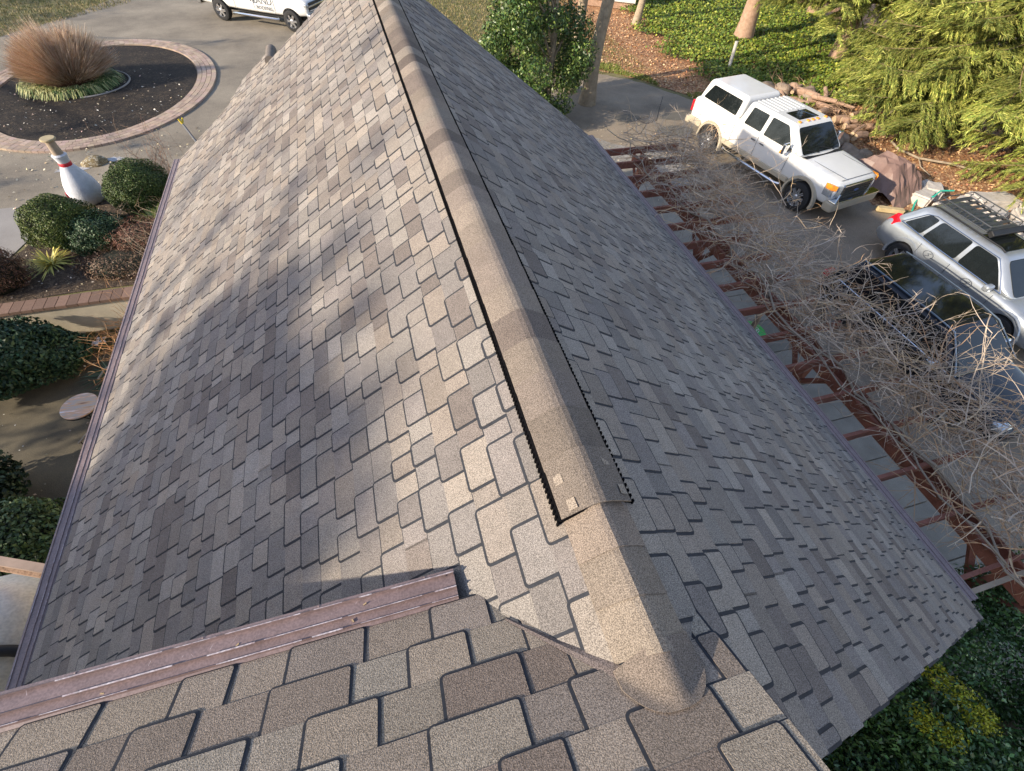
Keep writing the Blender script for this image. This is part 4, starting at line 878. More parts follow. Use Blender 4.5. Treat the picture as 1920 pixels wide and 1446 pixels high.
side_windows(cb, [[(2.25, 1.35), (2.98, 1.35), (2.98, 1.82), (2.34, 1.82)], [(3.1, 1.35), (4.1, 1.35), (3.62, 1.82), (3.1, 1.82)]], tk); end_window(cb, [(-.8, 1.33), (.8, 1.33), (.7, 1.84), (-.7, 1.84)], tk, True)
slab('grille', M_blk, tk, (5.77, 0, .95), (.06, 1.5, .34), .03); slab('grille_bar', M_chrome, tk, (5.81, 0, .99), (.04, 1.6, .06), .01); slab('grille_bar', M_chrome, tk, (5.81, 0, .84), (.04, 1.5, .04), .01)
for sg in (1, -1): slab('headlight', M_lamp, tk, (5.7, sg * .80, 1.03), (.16, .28, .12), .03)
slab('front_bumper', M_chrome, tk, (5.8, 0, .62), (.26, 1.86, .26), .06); slab('rear_bumper', M_chrome, tk, (-.06, 0, .6), (.2, 1.8, .2), .05)
for sg in (1, -1):
    mb = MB(); mb.tube([(1.85, sg * 1.0, .42), (1.9, sg * 1.07, .42), (4.15, sg * 1.07, .42), (4.25, sg * 1.0, .42)], .05, 8); mb.build('side_step', M_chrome, tk, smooth=True)
    mb = MB(); [mb.box((x, sg * .983, .95), (.012, .006, .66)) for x in (2.02, 3.05, 4.12)]; mb.build('door_seam', M_grey, tk)
    slab('mirror', M_white, tk, (3.98, sg * 1.1, 1.42), (.12, .22, .2), .04)
tm = Matrix(((1, 0, 0, 0), (0, 0, -1, 0), (0, 1, 0, 0), (0, 0, 0, 1)))      # right side (-y) reads left to right towards the front
text_part('lettering', 'LAND', .38, M_grey, tk, Matrix.Translation((3.55, -.983, 1.0)) @ tm); text_part('lettering', 'ROOFING', .19, M_grey, tk, Matrix.Translation((3.6, -.985, .74)) @ tm)
mb = MB(); mb.prism([(2.9, -.984, .94), (3.05, -.984, 1.12), (3.2, -.984, .94), (3.14, -.984, .94), (3.05, -.984, 1.05), (2.96, -.984, .94)], (0, -.004, 0)); mb.build('emblem', M_grey, tk)
tk.rotation_euler = (0, 0, math.atan2(28.0 - 30.05, -2.62 + 5.75)); place(tk, -2.8, 27.4, 4.88, -1.0)
# --- silver estate car with roof basket
def csec(w_, zb, zm, zt, tw, sh=.1, crown=.03): return [(0, zb), (w_ - .14, zb), (w_ - .03, zb + .12), (w_, zm), (w_ - .03, zt - sh), (w_ - .09, zt - .02), (tw, zt + .0), (0, zt + crown)]
sv = thing('estate_car', 'silver estate car with a black roof basket, parked between the navy car and the stones', 'car')
st = [(0.0, csec(.74, .42, .6, .78, .5)), (.05, csec(.82, .34, .6, .86, .6)), (.18, csec(.88, .28, .62, .98, .7)), (.6, csec(.90, .24, .62, 1.0, .75)), (1.6, csec(.90, .22, .62, .98, .78)), (3.0, csec(.90, .22, .62, .96, .78)), (3.6, csec(.90, .23, .62, .95, .72)), (4.2, csec(.88, .26, .6, .86, .62)), (4.6, csec(.80, .30, .58, .76, .5)), (4.78, csec(.62, .36, .55, .68, .4))]
loft_body('body', st, M_silver, sv, [(.98, .34), (3.72, .34)], 2, .385, .3, .84)
for x in (.98, 3.72):
    for sg in (1, -1): wheel(sv, x, sg * .79, .34, .22, sg, spokes=5)
    for sg in (1, -1): arch_flare(sv, x, .385, .865, M_silver, sg, .36, .03)
mb = MB(); mb.box((2.4, 0, .36), (4.1, 1.2, .2)); mb.build('chassis', M_blk, sv)
cb = Cabin(.16, 3.55, .94, .84, .62, 2.72, 1.52, .62); cb.build('cabin', M_silver, sv, .15)
side_windows(cb, [[(.52, 1.04), (1.02, 1.02), (1.12, 1.42), (.86, 1.42)], [(1.10, 1.01), (2.02, 1.0), (2.02, 1.43), (1.20, 1.43)], [(2.12, 1.0), (3.18, 1.0), (2.84, 1.28), (2.62, 1.43), (2.12, 1.43)]], sv, r=.06)
for sg in (1, -1):
    mb = MB(); mb.tube([cb.side(.46, 1.03, sg, .014), cb.side(1.4, .995, sg, .016), cb.side(3.26, .985, sg, .014)], .014, 6); mb.tube([cb.side(3.26, .985, sg, .014), cb.side(2.92, 1.27, sg, .014), cb.side(2.66, 1.455, sg, .012), cb.side(1.0, 1.46, sg, .012), cb.side(.8, 1.4, sg, .012), cb.side(.46, 1.03, sg, .012)], .010, 6); mb.build('window_trim', M_chrome, sv, smooth=True)
end_window(cb, [(-.70, 1.0), (.70, 1.0), (.56, 1.46), (-.56, 1.46)], sv, True); end_window(cb, [(-.66, 1.04), (.66, 1.04), (.55, 1.44), (-.55, 1.44)], sv, False, 'rear_window')
slab('sunroof', M_glass, sv, (2.25, 0, 1.523), (.66, .84, .012), .02)
for sg in (1, -1):
    mb = MB(); pts = [(.02, sg * .70, .80), (.30, sg * .86, .84), (.36, sg * .84, 1.0), (.17, sg * .70, 1.08)]; mb.prism(pts, (.10, -sg * .10, 0)); mb.build('tail_lamp', M_redl, sv, bevel=.015)
    e = slab('mirror', M_silver, sv, (3.06, sg * 1.0, 1.03), (.14, .22, .15), .05); slab('headlight', M_lamp, sv, (4.52, sg * .62, .70), (.24, .28, .12), .04)
    for x in (1.55, 2.62):
        mb = MB(); cy = .905; c_ = [(x + .125 * math.cos(a), sg * cy, .80 + .085 * math.sin(a)) for a in [k * PI / 10 for k in range(21)]]; mb.tube(c_, .007, 5, cap=False)
        mb.tube([(x + .05, sg * (cy + .001), .85), (x - .02, sg * (cy + .001), .82), (x + .03, sg * (cy + .001), .79), (x - .05, sg * (cy + .001), .75)], .011, 5); e2 = mb.build('door_emblem', M_grey, sv)
    mb = MB(); [mb.box((x, sg * .895, .66), (.008, .01, .5)) for x in (1.25, 2.07, 3.2)]; mb.build('door_seam', M_grey, sv)
    mb = MB(); mb.tube([(.72, sg * .55, 1.55), (.85, sg * .56, 1.59), (2.5, sg * .56, 1.59), (2.62, sg * .55, 1.55)], .018, 6); mb.build('roof_rail', M_blk, sv, smooth=True)
slab('rear_bumper', M_silver, sv, (.06, 0, .5), (.2, 1.5, .22), .08)
bk = thing('roof_basket', 'black wire roof basket mounted on the silver estate car', 'roof basket'); mb = MB()
X0, X1, Y0 = .72, 2.0, .50
for z in (1.66, 1.78):
    mb.tube([(X0, -Y0, z), (X1, -Y0, z), (X1, Y0, z), (X0, Y0, z), (X0, -Y0, z)], .013, 5)
for k in range(8):
    x = X0 + (X1 - X0) * k / 7
    for sg in (1, -1): mb.tube([(x, sg * Y0, 1.66), (x, sg * Y0, 1.78)], .009, 4); mb.tube([(x - .03, sg * Y0, 1.70), (x + .03, sg * Y0, 1.74)], .008, 4)
mb.build('frame', mat('basket_metal', (.10, .105, .11), .4, metal=.5), bk); mb = MB()
for k in range(8): mb.box((X0 + .06 + (X1 - X0 - .12) * k / 7, 0, 1.655), (.09, .98, .012))
mb.build('floor_slats', mat('basket_metal', (.1, .1, .1)), bk); slab('wind_fairing', M_blk, bk, (X1 + .10, 0, 1.66), (.14, 1.0, .11), .02, 0, Matrix.Rotation(.5, 3, 'Y'))
for o in (sv, bk): o.rotation_euler = (0, 0, math.atan2(-1, .02)); place(o, 12.0, 6.52, .98, -.88)
# --- navy hatchback in front of the silver car
nv = thing('hatchback_car', 'dark navy car with a black glass roof, half hidden under the bare vine', 'car')
st = [(0.0, csec(.70, .40, .6, .82, .5)), (.05, csec(.80, .32, .6, .90, .6)), (.2, csec(.88, .26, .6, .96, .7)), (.8, csec(.90, .23, .6, .97, .76)), (2.0, csec(.90, .22, .6, .95, .78)), (3.1, csec(.90, .22, .6, .93, .78)), (3.5, csec(.89, .23, .6, .92, .7)), (4.1, csec(.86, .26, .58, .84, .6)), (4.45, csec(.78, .3, .56, .74, .5)), (4.6, csec(.6, .36, .54, .64, .4))]
loft_body('body', st, M_navy, nv, [(.86, .33), (3.62, .33)], 2, .37, .3, .84)
for x in (.86, 3.62):
    for sg in (1, -1): wheel(nv, x, sg * .79, .33, .22, sg, spokes=5)
mb = MB(); mb.box((2.3, 0, .36), (4.0, 1.2, .2)); mb.build('chassis', M_blk, nv)
cb = Cabin(.12, 3.42, .92, .84, .50, 2.70, 1.47, .61); cb.build('cabin', M_navy, nv, .11)
side_windows(cb, [[(.5, 1.02), (1.0, 1.0), (1.06, 1.36), (.78, 1.34)], [(1.08, .99), (1.96, .98), (1.96, 1.38), (1.16, 1.38)], [(2.05, .98), (3.06, .98), (2.74, 1.24), (2.52, 1.38), (2.05, 1.38)]], nv, r=.06)
end_window(cb, [(-.70, .98), (.70, .98), (.55, 1.42), (-.55, 1.42)], nv, True); end_window(cb, [(-.64, 1.0), (.64, 1.0), (.52, 1.40), (-.52, 1.40)], nv, False, 'rear_window')
slab('glass_roof', M_glass, nv, (1.6, 0, 1.474), (1.85, 1.06, .012), .03)
for sg in (1, -1):
    mb = MB(); mb.tube([cb.side(.35, .965, sg, .014), cb.side(1.6, .955, sg, .014), cb.side(3.2, .95, sg, .014)], .013, 6); mb.build('window_trim', M_chrome, nv, smooth=True)
    mb = MB(); mb.tube([(.52, sg * .58, 1.47), (1.0, sg * .6, 1.492), (2.3, sg * .6, 1.492), (2.72, sg * .585, 1.46), (3.1, sg * .70, 1.18), (3.36, sg * .81, .97)], .016, 6); mb.build('roof_rail', mat('satin_rail', (.16, .2, .24), .3, metal=.8), nv, smooth=True)
    slab('mirror', M_chrome, nv, (2.95, sg * .99, 1.0), (.14, .2, .14), .045); slab('tail_lamp', M_redl, nv, (.08, sg * .70, .86), (.16, .26, .14), .03); slab('headlight', M_lamp, nv, (4.36, sg * .60, .70), (.24, .28, .12), .04)
    mb = MB(); [mb.box((x, sg * .895, .62), (.008, .01, .5)) for x in (1.1, 2.0, 3.1)]; mb.build('door_seam', M_grey, nv)
nv.rotation_euler = (0, 0, math.atan2(-1, .05)); place(nv, 8.88, 5.95, 0.0, -.80)

# ---------------------------------------------------------------- smaller things
wl = thing('retaining_wall', 'cream stucco retaining wall with a brick cap between the shrub bed and lower patio', 'wall', (0, 0, 0))
mb = MB(); mb.box((-9.0, YW + .12, -.42), (10.8, .28, .78)); mb.build('wall', M_stucco, wl)
mb = MB(); rb = random.Random(4); x = -14.3
while x < -3.7:
    wd_ = .21; g = rb.uniform(.7, 1.1); mb.col = (g * .52, g * .42, g * .385); mb.box((x, YW + .12, .01 + rb.uniform(-.003, .003)), (wd_ - .012, .36, .07)); x += wd_
mb.build('brick_cap', M_brick, wl, attr=True)
# bowling-pin shaped ornament
pn = thing('garden_ornament', 'tall white pin shaped ornament with a red neck band and tan top beside the driveway', 'ornament', (-7.97, 13.87, 0))
mb = MB(); mb.lathe([(.24, 0), (.31, .06), (.37, .22), (.385, .36), (.345, .55), (.265, .74), (.175, .92), (.14, .985)], n=28); mb.build('body', mat('white_weathered', (.55, .57, .62), .7, var=.12, scale=9, bump=.3, bscale=30), pn, smooth=True)
mb = MB(); mb.lathe([(.136, .985), (.140, 1.0), (.138, 1.055), (.130, 1.07)], n=28); mb.build('neck_band', mat('red_paint', (.50, .02, .035), .5), pn, smooth=True)
mb = MB(); mb.lathe([(.130, 1.07), (.145, 1.15), (.165, 1.24), (.13, 1.27)], n=28); mb.build('collar', MATS['white_weathered'], pn, smooth=True)
mb = MB(); mb.lathe([(.12, 1.26), (.105, 1.40), (.10, 1.55), (.10, 1.60)], n=24); mb.build('neck', mat('tan_stone', (.34, .27, .20), .85, var=.2), pn, smooth=True)
mb = MB(); mb.lathe([(.14, 1.59), (.165, 1.605), (.165, 1.63), (.15, 1.645)], n=28); mb.build('top_disc', mat('ochre_disc', (.42, .34, .20), .8, var=.15), pn, smooth=True)
mb = MB(); mb.box((-.35, -.15, .30), (.06, .12, .10), .4); mb.build('side_mark', MATS['red_paint'], pn)
def rock(name, label, c, s, seed, m, group=None, cat='stone', parent=None, cuts=2, rz=0, blocky=.0):
    bm = bmesh.new(); r = random.Random(seed)
    if blocky:
        bmesh.ops.create_cube(bm, size=2); bmesh.ops.bevel(bm, geom=bm.edges[:] , offset=.22, segments=2, affect='EDGES'); bmesh.ops.subdivide_edges(bm, edges=bm.edges[:], cuts=1, use_grid_fill=True)
    else: bmesh.ops.create_icosphere(bm, subdivisions=3, radius=1)
    from mathutils import noise
    off = Vector((seed * 3.1, seed * 1.7, 0)); k = .12 if blocky else .35
    for v in bm.verts:
        n_ = noise.noise(v.co * 1.1 + off) * k + noise.noise(v.co * 3 + off) * k * .35; v.co = v.co * (1 + n_); v.co = Vector((v.co.x * s[0], v.co.y * s[1], max(v.co.z, -.6) * s[2]))
        v.co.rotate(Matrix.Rotation(rz, 3, 'Z'))
    me = bpy.data.meshes.new(name); bm.to_mesh(me); bm.free(); o = link(name, me, m, parent, smooth=not blocky); o.location = c
    if not parent: tag(o, label, cat, group)
    return o
rock('planter_mound', 'low brown gravelly mound speckled with pale bits beside the white ornament', (-8.35, 16.0, .03), (.33, .24, .16), 3, voro('mound', [(.2, .15, .08), (.32, .25, .13), (.6, .56, .46), (.16, .12, .07)], 26, base=(.2, .15, .08)), cat='mound')
for k, (x, y_, rx, ry) in enumerate([(-8.9, 15.75, .42, .12), (-7.9, 16.2, .22, .13)]):
    sheet('pale_stain', [(x + rx * math.cos(a * PI / 10) * (1 + .25 * math.sin(a * 1.7 + k)), y_ + ry * math.sin(a * PI / 10) * (1 + .2 * math.cos(a * 2.1))) for a in range(20)], .012, mat('pale_residue', (.42, .42, .43), .9, var=.3, scale=12))
mb = MB(); rb = random.Random(9)
for k in range(26): mb.box((-7.3 + rb.gauss(0, .16), 9.05 + rb.gauss(0, .06), -.76 + rb.uniform(0, .03)), (rb.uniform(.03, .09), rb.uniform(.02, .05), .03), rb.uniform(0, 3))
tag(mb.build('snow_patch', mat('old_snow', (.62, .66, .74), .8), smooth=False), 'small patch of whitish blue scraps under the retaining wall', 'snow')
# round table with striped top and two chairs on the lower patio
tb = thing('round_table', 'round bistro table with a weathered striped wooden top on the lower patio', 'table', (-6.6, 6.6, -.8))
def stripes():
    M = bpy.data.materials.new('striped_planks'); M.use_nodes = True; n = M.node_tree.nodes; L = M.node_tree.links; b = n['Principled BSDF']; b.inputs['Roughness'].default_value = .7
    tc = n.new('ShaderNodeTexCoord'); mp = n.new('ShaderNodeMapping'); mp.inputs['Scale'].default_value = (.8, 5, 1); mp.inputs['Rotation'].default_value = (0, 0, .0); nz = n.new('ShaderNodeTexNoise'); nz.inputs['Scale'].default_value = 2.4; nz.inputs['Detail'].default_value = 4
    L.new(tc.outputs['Object'], mp.inputs['Vector']); L.new(mp.outputs[0], nz.inputs['Vector']); r = n.new('ShaderNodeValToRGB'); L.new(nz.outputs['Fac'], r.inputs[0]); e = r.color_ramp.elements
    e[0].position = .3; e[0].color = (.16, .06, .03, 1); e[1].position = .68; e[1].color = (.66, .66, .68, 1)
    for p_, c_ in ((.42, (.55, .36, .22, 1)), (.5, (.40, .36, .32, 1)), (.58, (.58, .34, .2, 1))): q = e.new(p_); q.color = c_
    L.new(r.outputs[0], b.inputs['Base Color']); return M
mb = MB(); mb.lathe([(.285, .725), (.30, .735), (.30, .755), (.29, .762)], n=40); mb.build('table_top', stripes(), tb)
mb = MB(); mb.lathe([(.29, .70), (.302, .705), (.302, .733), (.29, .733)], n=40); mb.build('rim', M_blk, tb)
for k in range(3):
    a = k * 2.094 + .4; mb = MB(); mb.tube([(.2 * math.cos(a), .2 * math.sin(a), .71), (.05 * math.cos(a), .05 * math.sin(a), .4), (.26 * math.cos(a), .26 * math.sin(a), .0)], .014, 6); mb.build('leg', M_blk, tb, smooth=True)
def chair(label, loc, rz):
    t = thing('patio_chair', label, 'chair', loc, rz, 'dark metal patio chairs'); M_b = mat('bronze_metal', (.05, .042, .038), .5, metal=.4); mb = MB()
    for k in range(7): mb.box((0, -.2 + .067 * k, .42), (.46, .04, .015))
    mb.build('seat', M_b, t); mb = MB()
    for k in range(7): mb.tube([(-.22, -.2 + .067 * k, .44), (-.29, -.2 + .067 * k, .9)], .008, 4)
    mb.tube([(-.22, -.24, .42), (-.30, -.24, .92), (-.30, .24, .92), (-.22, .24, .42)], .014, 6); mb.build('backrest', M_b, t)
    for sy in (-1, 1):
        mb = MB(); mb.tube([(-.27, sy * .27, .66), (.05, sy * .29, .68), (.24, sy * .28, .64)], .02, 6); mb.build('armrest', mat('worn_arm', (.22, .19, .15), .6), t, smooth=True)
        for sx in (-1, 1): mb = MB(); mb.tube([(sx * .22, sy * .22, .42), (sx * .25, sy * .25, 0)], .013, 6); mb.tube([(sx * .2, sy * .27, .65), (sx * .22, sy * .24, .42)], .011, 5); mb.build('leg', M_b, t, smooth=True)
chair('dark metal chair nearer the viewer beside the striped round table', (-6.12, 5.82, -.8), .9 + PI)
chair('dark metal chair farther along the gutter from the striped round table', (-6.15, 7.4, -.8), 4.2)
# cream tank with a dark pipe, and its timber rail
tn_ = thing('storage_tank', 'cream horizontal tank with a domed end beside the lower eave', 'tank', (-5.62, 2.0, .92))
Rm = Matrix.Rotation(PI / 2, 3, 'Y'); mb = MB(); R_ = .92
mb.lathe([(R_, -2.6), (R_, .15), (R_ * .97, .34), (R_ * .86, .52), (R_ * .66, .66), (R_ * .36, .79), (.02, .82)], n=40, M=Rm); mb.build('shell', mat('cream_stained', (.60, .56, .46), .75, scale=2.2, col2=(.76, .75, .70), fine=.1, fscale=30), tn_, smooth=True)
mb = MB(); mb.tube([(-2.0, .02, .95), (.1, -.12, .97), (.62, -.22, .80), (.95, -.3, .35)], .055, 10); mb.build('pipe', M_blk, tn_, smooth=True)
for x in (-2, -.2): mb = MB(); mb.box((x, 0, -.95), (.2, 1.0, 1.1)); mb.build('leg', M_conc, tn_)
t = thing('timber_rail', 'pale pinkish timber rail running from the cream tank to the eave', 'rail', (-5.0, 2.65, 0)); mb = MB(); M_rail = mat('rail_wood', (.34, .25, .2), .8)
mb.box((.15, -.12, 1.86), (2.6, .09, .06), -.42); mb.build('board', M_rail, t); mb = MB(); mb.box((.15, -.18, 1.74), (2.5, .04, .06), -.42); mb.build('board', M_barkr, t); mb = MB(); mb.box((.9, -.5, .5), (.09, .09, 2.6)); mb.build('post', M_rail, t)
# pergola
pg = thing('pergola', 'red stained timber pergola reaching out from the right eave over the concrete slabs', 'pergola', (5.2, 4.2, 0))
px, py = pg.location.x, pg.location.y
for k in range(17):
    y_ = -.28 + k * .61; x1 = 6.55 if y_ > 6 else 6.15
    mb = MB(); mb.box(((3.9 + x1) / 2 - px, y_ - py, 2.23), (x1 - 3.9, .05, .15)); mb.build('rafter', M_red, pg, bevel=.006)
for x in (5.42, 5.62):
    mb = MB(); mb.box((x - px, 4.4 - py, 2.06), (.05, 10.2, .19)); mb.build('beam', M_red, pg, bevel=.006)
for y_ in (-.4, 3.0, 6.3, 9.2):
    mb = MB(); mb.box((5.52 - px, y_ - py, 1.02), (.13, .13, 2.04)); mb.build('post', M_red, pg, bevel=.008)
    for sg in (1, -1):
        mb = MB(); mb.tube([(5.52 - px, y_ - py + sg * .06, 1.5), (5.52 - px, y_ - py + sg * .45, 1.98)], .045, 4); mb.build('brace', M_red, pg)
mb = MB(); mb.box((5.0 - px, -.42 - py, 2.34), (2.3, .05, .06)); mb.build('cap_rail', mat('bare_timber', (.34, .26, .18), .8), pg)
# green lidded bin with its arrows badge
bn = thing('recycling_bin', 'bright green round bin lid with a white arrow badge under the pergola', 'bin', (6.02, 4.62, 0))
M_gr = mat('green_plastic', (.03, .42, .08), .4, var=.06); mb = MB(); mb.lathe([(.22, 0), (.27, .82), (.28, .84)], n=28); mb.build('bin_body', M_gr, bn, smooth=True)
mb = MB(); mb.lathe([(.31, .84), (.315, .87), (.27, .915), (.15, .945), (.01, .955)], n=32); mb.build('lid', M_gr, bn, smooth=True)
M_wp = mat('white_print', (.75, .78, .75), .5, var=.02); mb = MB(); c0 = Vector((.03, -.03, .957))
def ring(rad, w_, z, a0=0, a1=2 * PI, n=24):
    for k in range(n):
        a, b = a0 + (a1 - a0) * k / n, a0 + (a1 - a0) * (k + 1) / n
        mb.face([c0 + Vector(((rad - w_) * math.cos(a), (rad - w_) * math.sin(a), z)), c0 + Vector((rad * math.cos(a), rad * math.sin(a), z)), c0 + Vector((rad * math.cos(b), rad * math.sin(b), z)), c0 + Vector(((rad - w_) * math.cos(b), (rad - w_) * math.sin(b), z))])
ring(.10, .012, .004)
for k in range(3):
    a = k * 2.094 + .3; ring(.062, .018, .004, a, a + 1.35, 6); e_ = a + 1.35; d_ = Vector((math.cos(e_), math.sin(e_), 0)); t_ = Vector((-math.sin(e_), math.cos(e_), 0)); q = c0 + d_ * .053 + Vector((0, 0, .004)); mb.face([q - d_ * .022, q + d_ * .022, q + t_ * .034])
mb.build('arrow_badge', M_wp, bn)
# pots, bags and black things under the pergola
def pot(label, x, y_, r_, seed, h=.3):
    t = thing('potted_plant', label, 'potted plant', (x, y_, 0)); mb = MB(); mb.lathe([(r_ * .7, 0.04), (r_, h), (r_ * 1.08, h), (r_ * 1.08, h + .04), (r_ * .95, h + .04)], n=20); mb.build('pot', M_blk, t, smooth=True)
    rs = np.random.RandomState(seed); P, D = ell_pts(rs, 1500, (0, 0, h + .18), (r_ * 1.35, r_ * 1.35, .22), .5, .1, -.4); nmesh('foliage', leaves(rs, P, D, .04, .5, .5), 4, M_leafgl, t, C=leafcol(rs, len(P), (.03, .09, .02), .4, (.06, .14, .04)))
pot('potted green plant below the second pergola rafter from the far end', 5.35, 8.95, .2, 1); pot('potted green plant below the third pergola rafter from the far end', 5.3, 8.2, .18, 2); pot('potted green plant beside the clear plastic bags under the pergola', 5.25, 7.25, .2, 3)
M_bag = mat('clear_plastic', (.42, .44, .42), .2, var=.3, scale=12, coat=1, bump=.6, bscale=14)
rock('plastic_bag', 'crumpled clear plastic bag under the pergola, the farther of two', (5.55, 7.0, .42), (.28, .22, .2), 21, M_bag, cat='bag'); rock('plastic_bag', 'crumpled clear plastic bag beside the black grill, the nearer of two', (5.65, 6.2, .40), (.24, .2, .2), 24, M_bag, cat='bag')
gl = thing('grill', 'black covered grill standing under the pergola beside the nearer plastic bag', 'grill', (5.35, 5.65, 0)); mb = MB(); mb.box((0, 0, .5), (.6, 1.1, .7)); mb.build('cabinet', M_blk, gl, bevel=.03); mb = MB(); mb.lathe([(.3, -.5), (.3, .5)], (0, 0, .88), 20, Matrix.Rotation(PI / 2, 3, 'X')); mb.build('lid', M_blk, gl, smooth=True); mb = MB(); mb.tube([(.33, -.35, .95), (.36, 0, .97), (.33, .35, .95)], .015, 6); mb.build('handle', M_chrome, gl)
tt = thing('black_crate', 'open black plastic crate on the slabs between grill and green bin', 'crate', (5.3, 4.45, 0)); mb = MB()
for q in (((0, .25, .2), (.6, .03, .36)), ((0, -.25, .2), (.6, .03, .36)), ((.3, 0, .2), (.03, .47, .36)), ((-.3, 0, .2), (.03, .47, .36)), ((0, 0, .06), (.57, .47, .03))): mb.box(*q)
mb.build('shell', M_blk, tt); mb = MB(); mb.lathe([(.1, 0), (.12, .2), (.09, .22)], (0, 0, .08), 16); mb.build('lining', M_grey, tt)
mb = MB(); mb.tube([(4.6, .15, .05), (4.9, .3, .06), (5.05, .12, .06), (5.3, .25, .06), (5.45, .35, .06)], .03, 8); tag(mb.build('drain_pipe', M_blk, smooth=True), 'bent black pipe lying on the slabs near the evergreen shrub', 'pipe')
# post, shed, logs, tarp, stones
mb = MB(); mb.tube([(15.72, 20.15, 0), (15.68, 20.2, 1.05)], .07, 10); mb.build('post', mat('grey_post', (.5, .47, .43), .8)); o = bpy.data.objects['post'] if 0 else COL.objects[-1]; tag(o, 'short pale wooden post standing in the ivy behind the white pickup', 'post')
sh = thing('shed', 'white clapboard shed corner with a dark roof at the top edge of the picture', 'shed', (14.3, 31.2, 0), math.radians(-28)); mb = MB()
for k in range(9): mb.box((0, 0, .45 + k * .2), (3.6 + .02 * (k % 2), 3.0 + .02 * (k % 2), .19))
mb.build('wall', mat('white_clapboard', (.68, .66, .60), .7, var=.05), sh); mb = MB(); mb.prism([(-2.0, -1.75, 2.2), (2.0, -1.75, 2.2), (2.0, 0, 3.2), (-2.0, 0, 3.2)], (0, 0, .08)); mb.prism([(-2.0, 1.75, 2.2), (2.0, 1.75, 2.2), (2.0, 0, 3.2), (-2.0, 0, 3.2)], (0, 0, .08)); mb.build('roof', mat('dark_shed_roof', (.10, .085, .08), .8), sh); mb = MB(); mb.box((0, 0, .2), (3.4, 2.8, .34)); mb.build('foundation', M_barkr, sh)
rl_ = random.Random(17)
for k in range(22):
    x = 16.3 + rl_.uniform(-.5, 1.3) + .1 * k * .2; y_ = 16.9 - k * .20 + rl_.uniform(-.2, .2); a = rl_.uniform(-1.2, .6) if k > 3 else rl_.uniform(.5, 1.3); L_ = rl_.uniform(.5, 1.1); z = rl_.uniform(.10, .42)
    t = thing('log', 'cut brown log lying in the heap between the white pickup and the spruce', 'log', (x, y_, z), a, 'cut logs heaped beside the white pickup'); r0_ = rl_.uniform(.06, .15)
    mb = MB(); mb.tube([(-L_ / 2, 0, 0), (0, rl_.uniform(-.04, .04), .03), (L_ / 2, 0, rl_.uniform(-.08, .08))], [r0_, r0_ * .95, r0_ * .85], 10, cap=False); mb.build('bark', M_barkr, t, smooth=True)
    mb = MB()
    mb.lathe([(r0_ * .99, -L_ / 2 + .006), (r0_ * .9, -L_ / 2 - .003)], (0, 0, 0), 10, Rm); mb.build('cut_face', mat('cut_wood', (.46, .33, .2), .8, var=.2, scale=20), t)
G_ = 'boulders shaded behind the white pickup'
for k, (x, y_, s_) in enumerate([(15.6, 17.4, .45), (16.2, 17.0, .5), (15.5, 16.6, .38), (16.9, 16.4, .5), (14.9, 13.2, .42), (15.1, 12.6, .45), (15.3, 12.0, .38), (15.0, 11.4, .4), (15.7, 12.9, .35), (15.6, 11.7, .33)]):
    rock('boulder', 'brown boulder in the row between the white pickup and the leaf covered bank', (x, y_, s_ * .35), (s_, s_ * .8, s_ * .7), 100 + k, M_stone2, G_, rz=k * .7)
rock('root_ball', 'brown soil root mound under the lowest spruce boughs', (18.6, 13.3, .25), (.75, .5, .5), 44, M_stone2, cat='mound')
mb = MB(); mb.tube([(17.7, 12.6, .1), (17.4, 11.9, .12), (17.6, 11.2, .12), (18.4, 10.6, .14), (18.9, 10.2, .1)], .035, 7); mb.tube([(17.6, 11.2, .12), (17.2, 10.7, .1), (17.1, 10.2, .08)], .018, 5); tag(mb.build('fallen_branch', M_bark, smooth=True), 'long pale curved branch lying on the leaf litter below the spruce', 'branch')
BL = [(15.55, 9.05, .36, .28, .18, .5, 'pale flat stone block touching the tarp edge'), (16.15, 9.3, .36, .28, .2, .9, 'squarest pale stone block right of the brown tarp'), (15.75, 8.45, .25, .2, .14, .2, 'small pale stone in front of the two pale blocks'), (16.7, 8.6, .2, .16, .14, .3, 'small grey stone right of the pale blocks'),
      (17.75, 8.45, .75, .35, .15, -.25, 'long low pale boulder under the spruce tips'), (16.9, 7.75, .38, .3, .2, .4, 'cream stone block behind the roof basket'), (17.65, 7.35, .33, .3, .2, .9, 'grey angular stone right of the roof basket'), (18.5, 7.7, .4, .3, .2, .2, 'grey stone block at the right edge above the basket'),
      (17.0, 6.9, .3, .25, .18, .7, 'cream stone nearest the silver car windshield'), (17.8, 6.5, .3, .3, .2, 1.2, 'brown stone at the right edge beside the silver car')]
for k, (x, y_, a_, b_, c_, rz, lb) in enumerate(BL): rock('stone_block', lb, (x, y_, c_ * .6), (a_, b_, c_), 200 + k, M_stone, 'pale stones along the bank', rz=rz, blocky=.2)
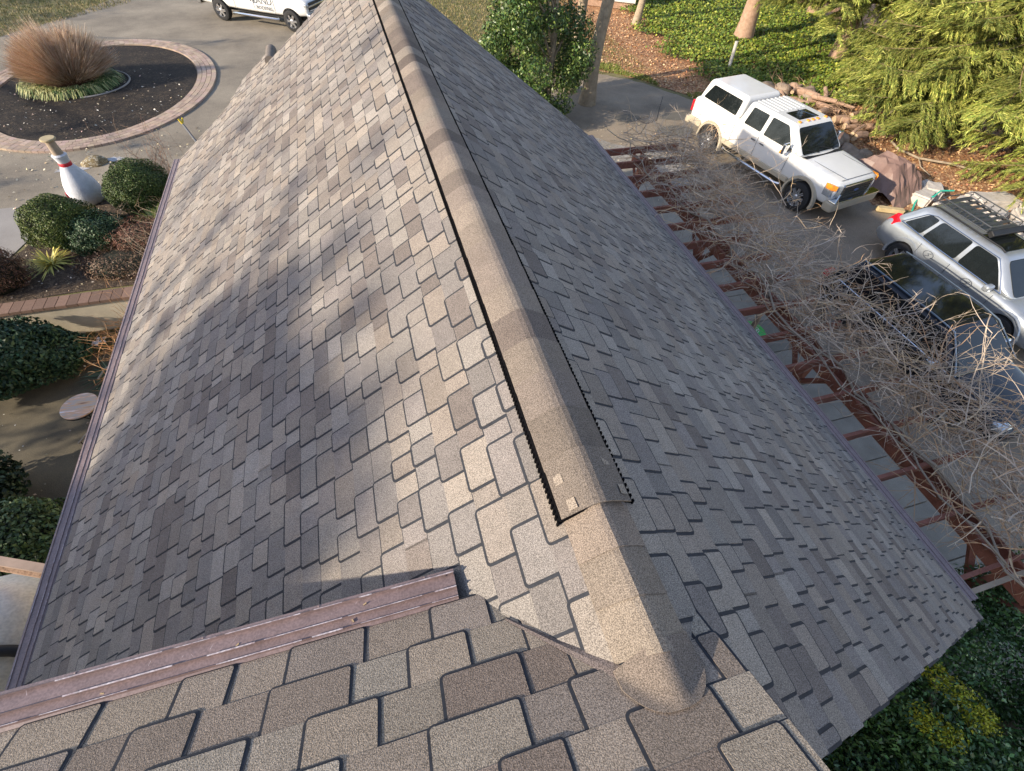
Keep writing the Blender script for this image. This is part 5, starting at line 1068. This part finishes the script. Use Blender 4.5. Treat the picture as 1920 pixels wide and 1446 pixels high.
# tarp heap
bm = bmesh.new(); nx, ny = 17, 15; from mathutils import noise as _n
grid = []
for i in range(nx):
    row = []
    for j in range(ny):
        u, v = i / (nx - 1) * 2 - 1, j / (ny - 1) * 2 - 1; d = max(0, 1 - max(abs(u) * .95 + .12 * math.sin(v * 4), abs(v + .15 * u) * .98))
        z = min(.85, 1.25 * d) + .13 * abs(_n.noise(Vector((u * 2.2, v * 2.2, 3)))) * (d > 0) + .15 * abs(_n.noise(Vector((u * 4, v * 3.4, 9)))) * (d > .05); a = .35
        X, Y = u * .78, v * 1.15; row.append(bm.verts.new((14.75 + X * math.cos(a) - Y * math.sin(a), 10.05 + X * math.sin(a) + Y * math.cos(a), max(.02, z))))
    grid.append(row)
for i in range(nx - 1):
    for j in range(ny - 1): bm.faces.new((grid[i][j], grid[i + 1][j], grid[i + 1][j + 1], grid[i][j + 1]))
me = bpy.data.meshes.new('tarp'); bm.to_mesh(me); bm.free(); tag(link('tarp', me, M_tarp), 'brown tarpaulin draped over a heap at the front corner of the white pickup', 'tarpaulin')
mb = MB(); mb.box((14.05, 8.72, .09), (.75, .17, .12), -.45); tag(mb.build('timber_offcut', mat('yellow_timber', (.55, .42, .22), .8), bevel=.01), 'yellowish timber offcut on the asphalt in front of the tarp', 'timber')
mb = MB(); mb.tube([(14.75, 8.55, .05), (15.1, 8.85, .12), (15.35, 9.0, .2), (15.6, 8.8, .28), (15.9, 8.9, .38), (16.3, 8.8, .4)], .025, 6); tag(mb.build('green_strap', mat('teal_strap', (.03, .42, .30), .5), smooth=True), 'teal green strap trailing from the tarp over the pale stones', 'strap')
st_ = thing('garden_stake', 'grey stake with a forked yellow tip just past the roof corner', 'stake', (-5.75, 16.9, 0)); mb = MB(); mb.tube([(0, 0, 0), (-.25, .35, .42)], .035, 6); mb.build('shaft', M_grey, st_); mb = MB(); mb.tube([(-.25, .35, .42), (-.32, .4, .56)], .03, 6); mb.tube([(-.25, .35, .42), (-.22, .48, .55)], .03, 6); mb.build('tip', mat('yellow_plastic', (.6, .45, .03), .5), st_)
rock('yellow_stone', 'pale yellow stone at the far corner of the right eave', (4.95, 9.95, 1.0), (.2, .16, .3), 66, mat('yellow_stone', (.55, .43, .22), .9, var=.2), cat='stone')
# ---------------------------------------------------------------- put every Empty at the base of its thing
bpy.context.view_layer.update()
for o in list(COL.objects):
    if o.type == 'EMPTY' and o.parent is None and o.location.length < 1e-6:
        kids = [c for c in o.children if c.type == 'MESH']
        if not kids: continue
        lo_ = np.min([np.array(c.bound_box).min(0) for c in kids], 0); hi_ = np.max([np.array(c.bound_box).max(0) for c in kids], 0)
        tr = [c for c in kids if c.name.startswith(('trunk', 'wall'))]
        if tr: l2, h2 = np.array(tr[0].bound_box).min(0), np.array(tr[0].bound_box).max(0)
        else: l2, h2 = lo_, hi_
        b = Vector(((l2[0] + h2[0]) / 2, (l2[1] + h2[1]) / 2, lo_[2])); o.location = b
        for c in o.children: c.location = c.location - b
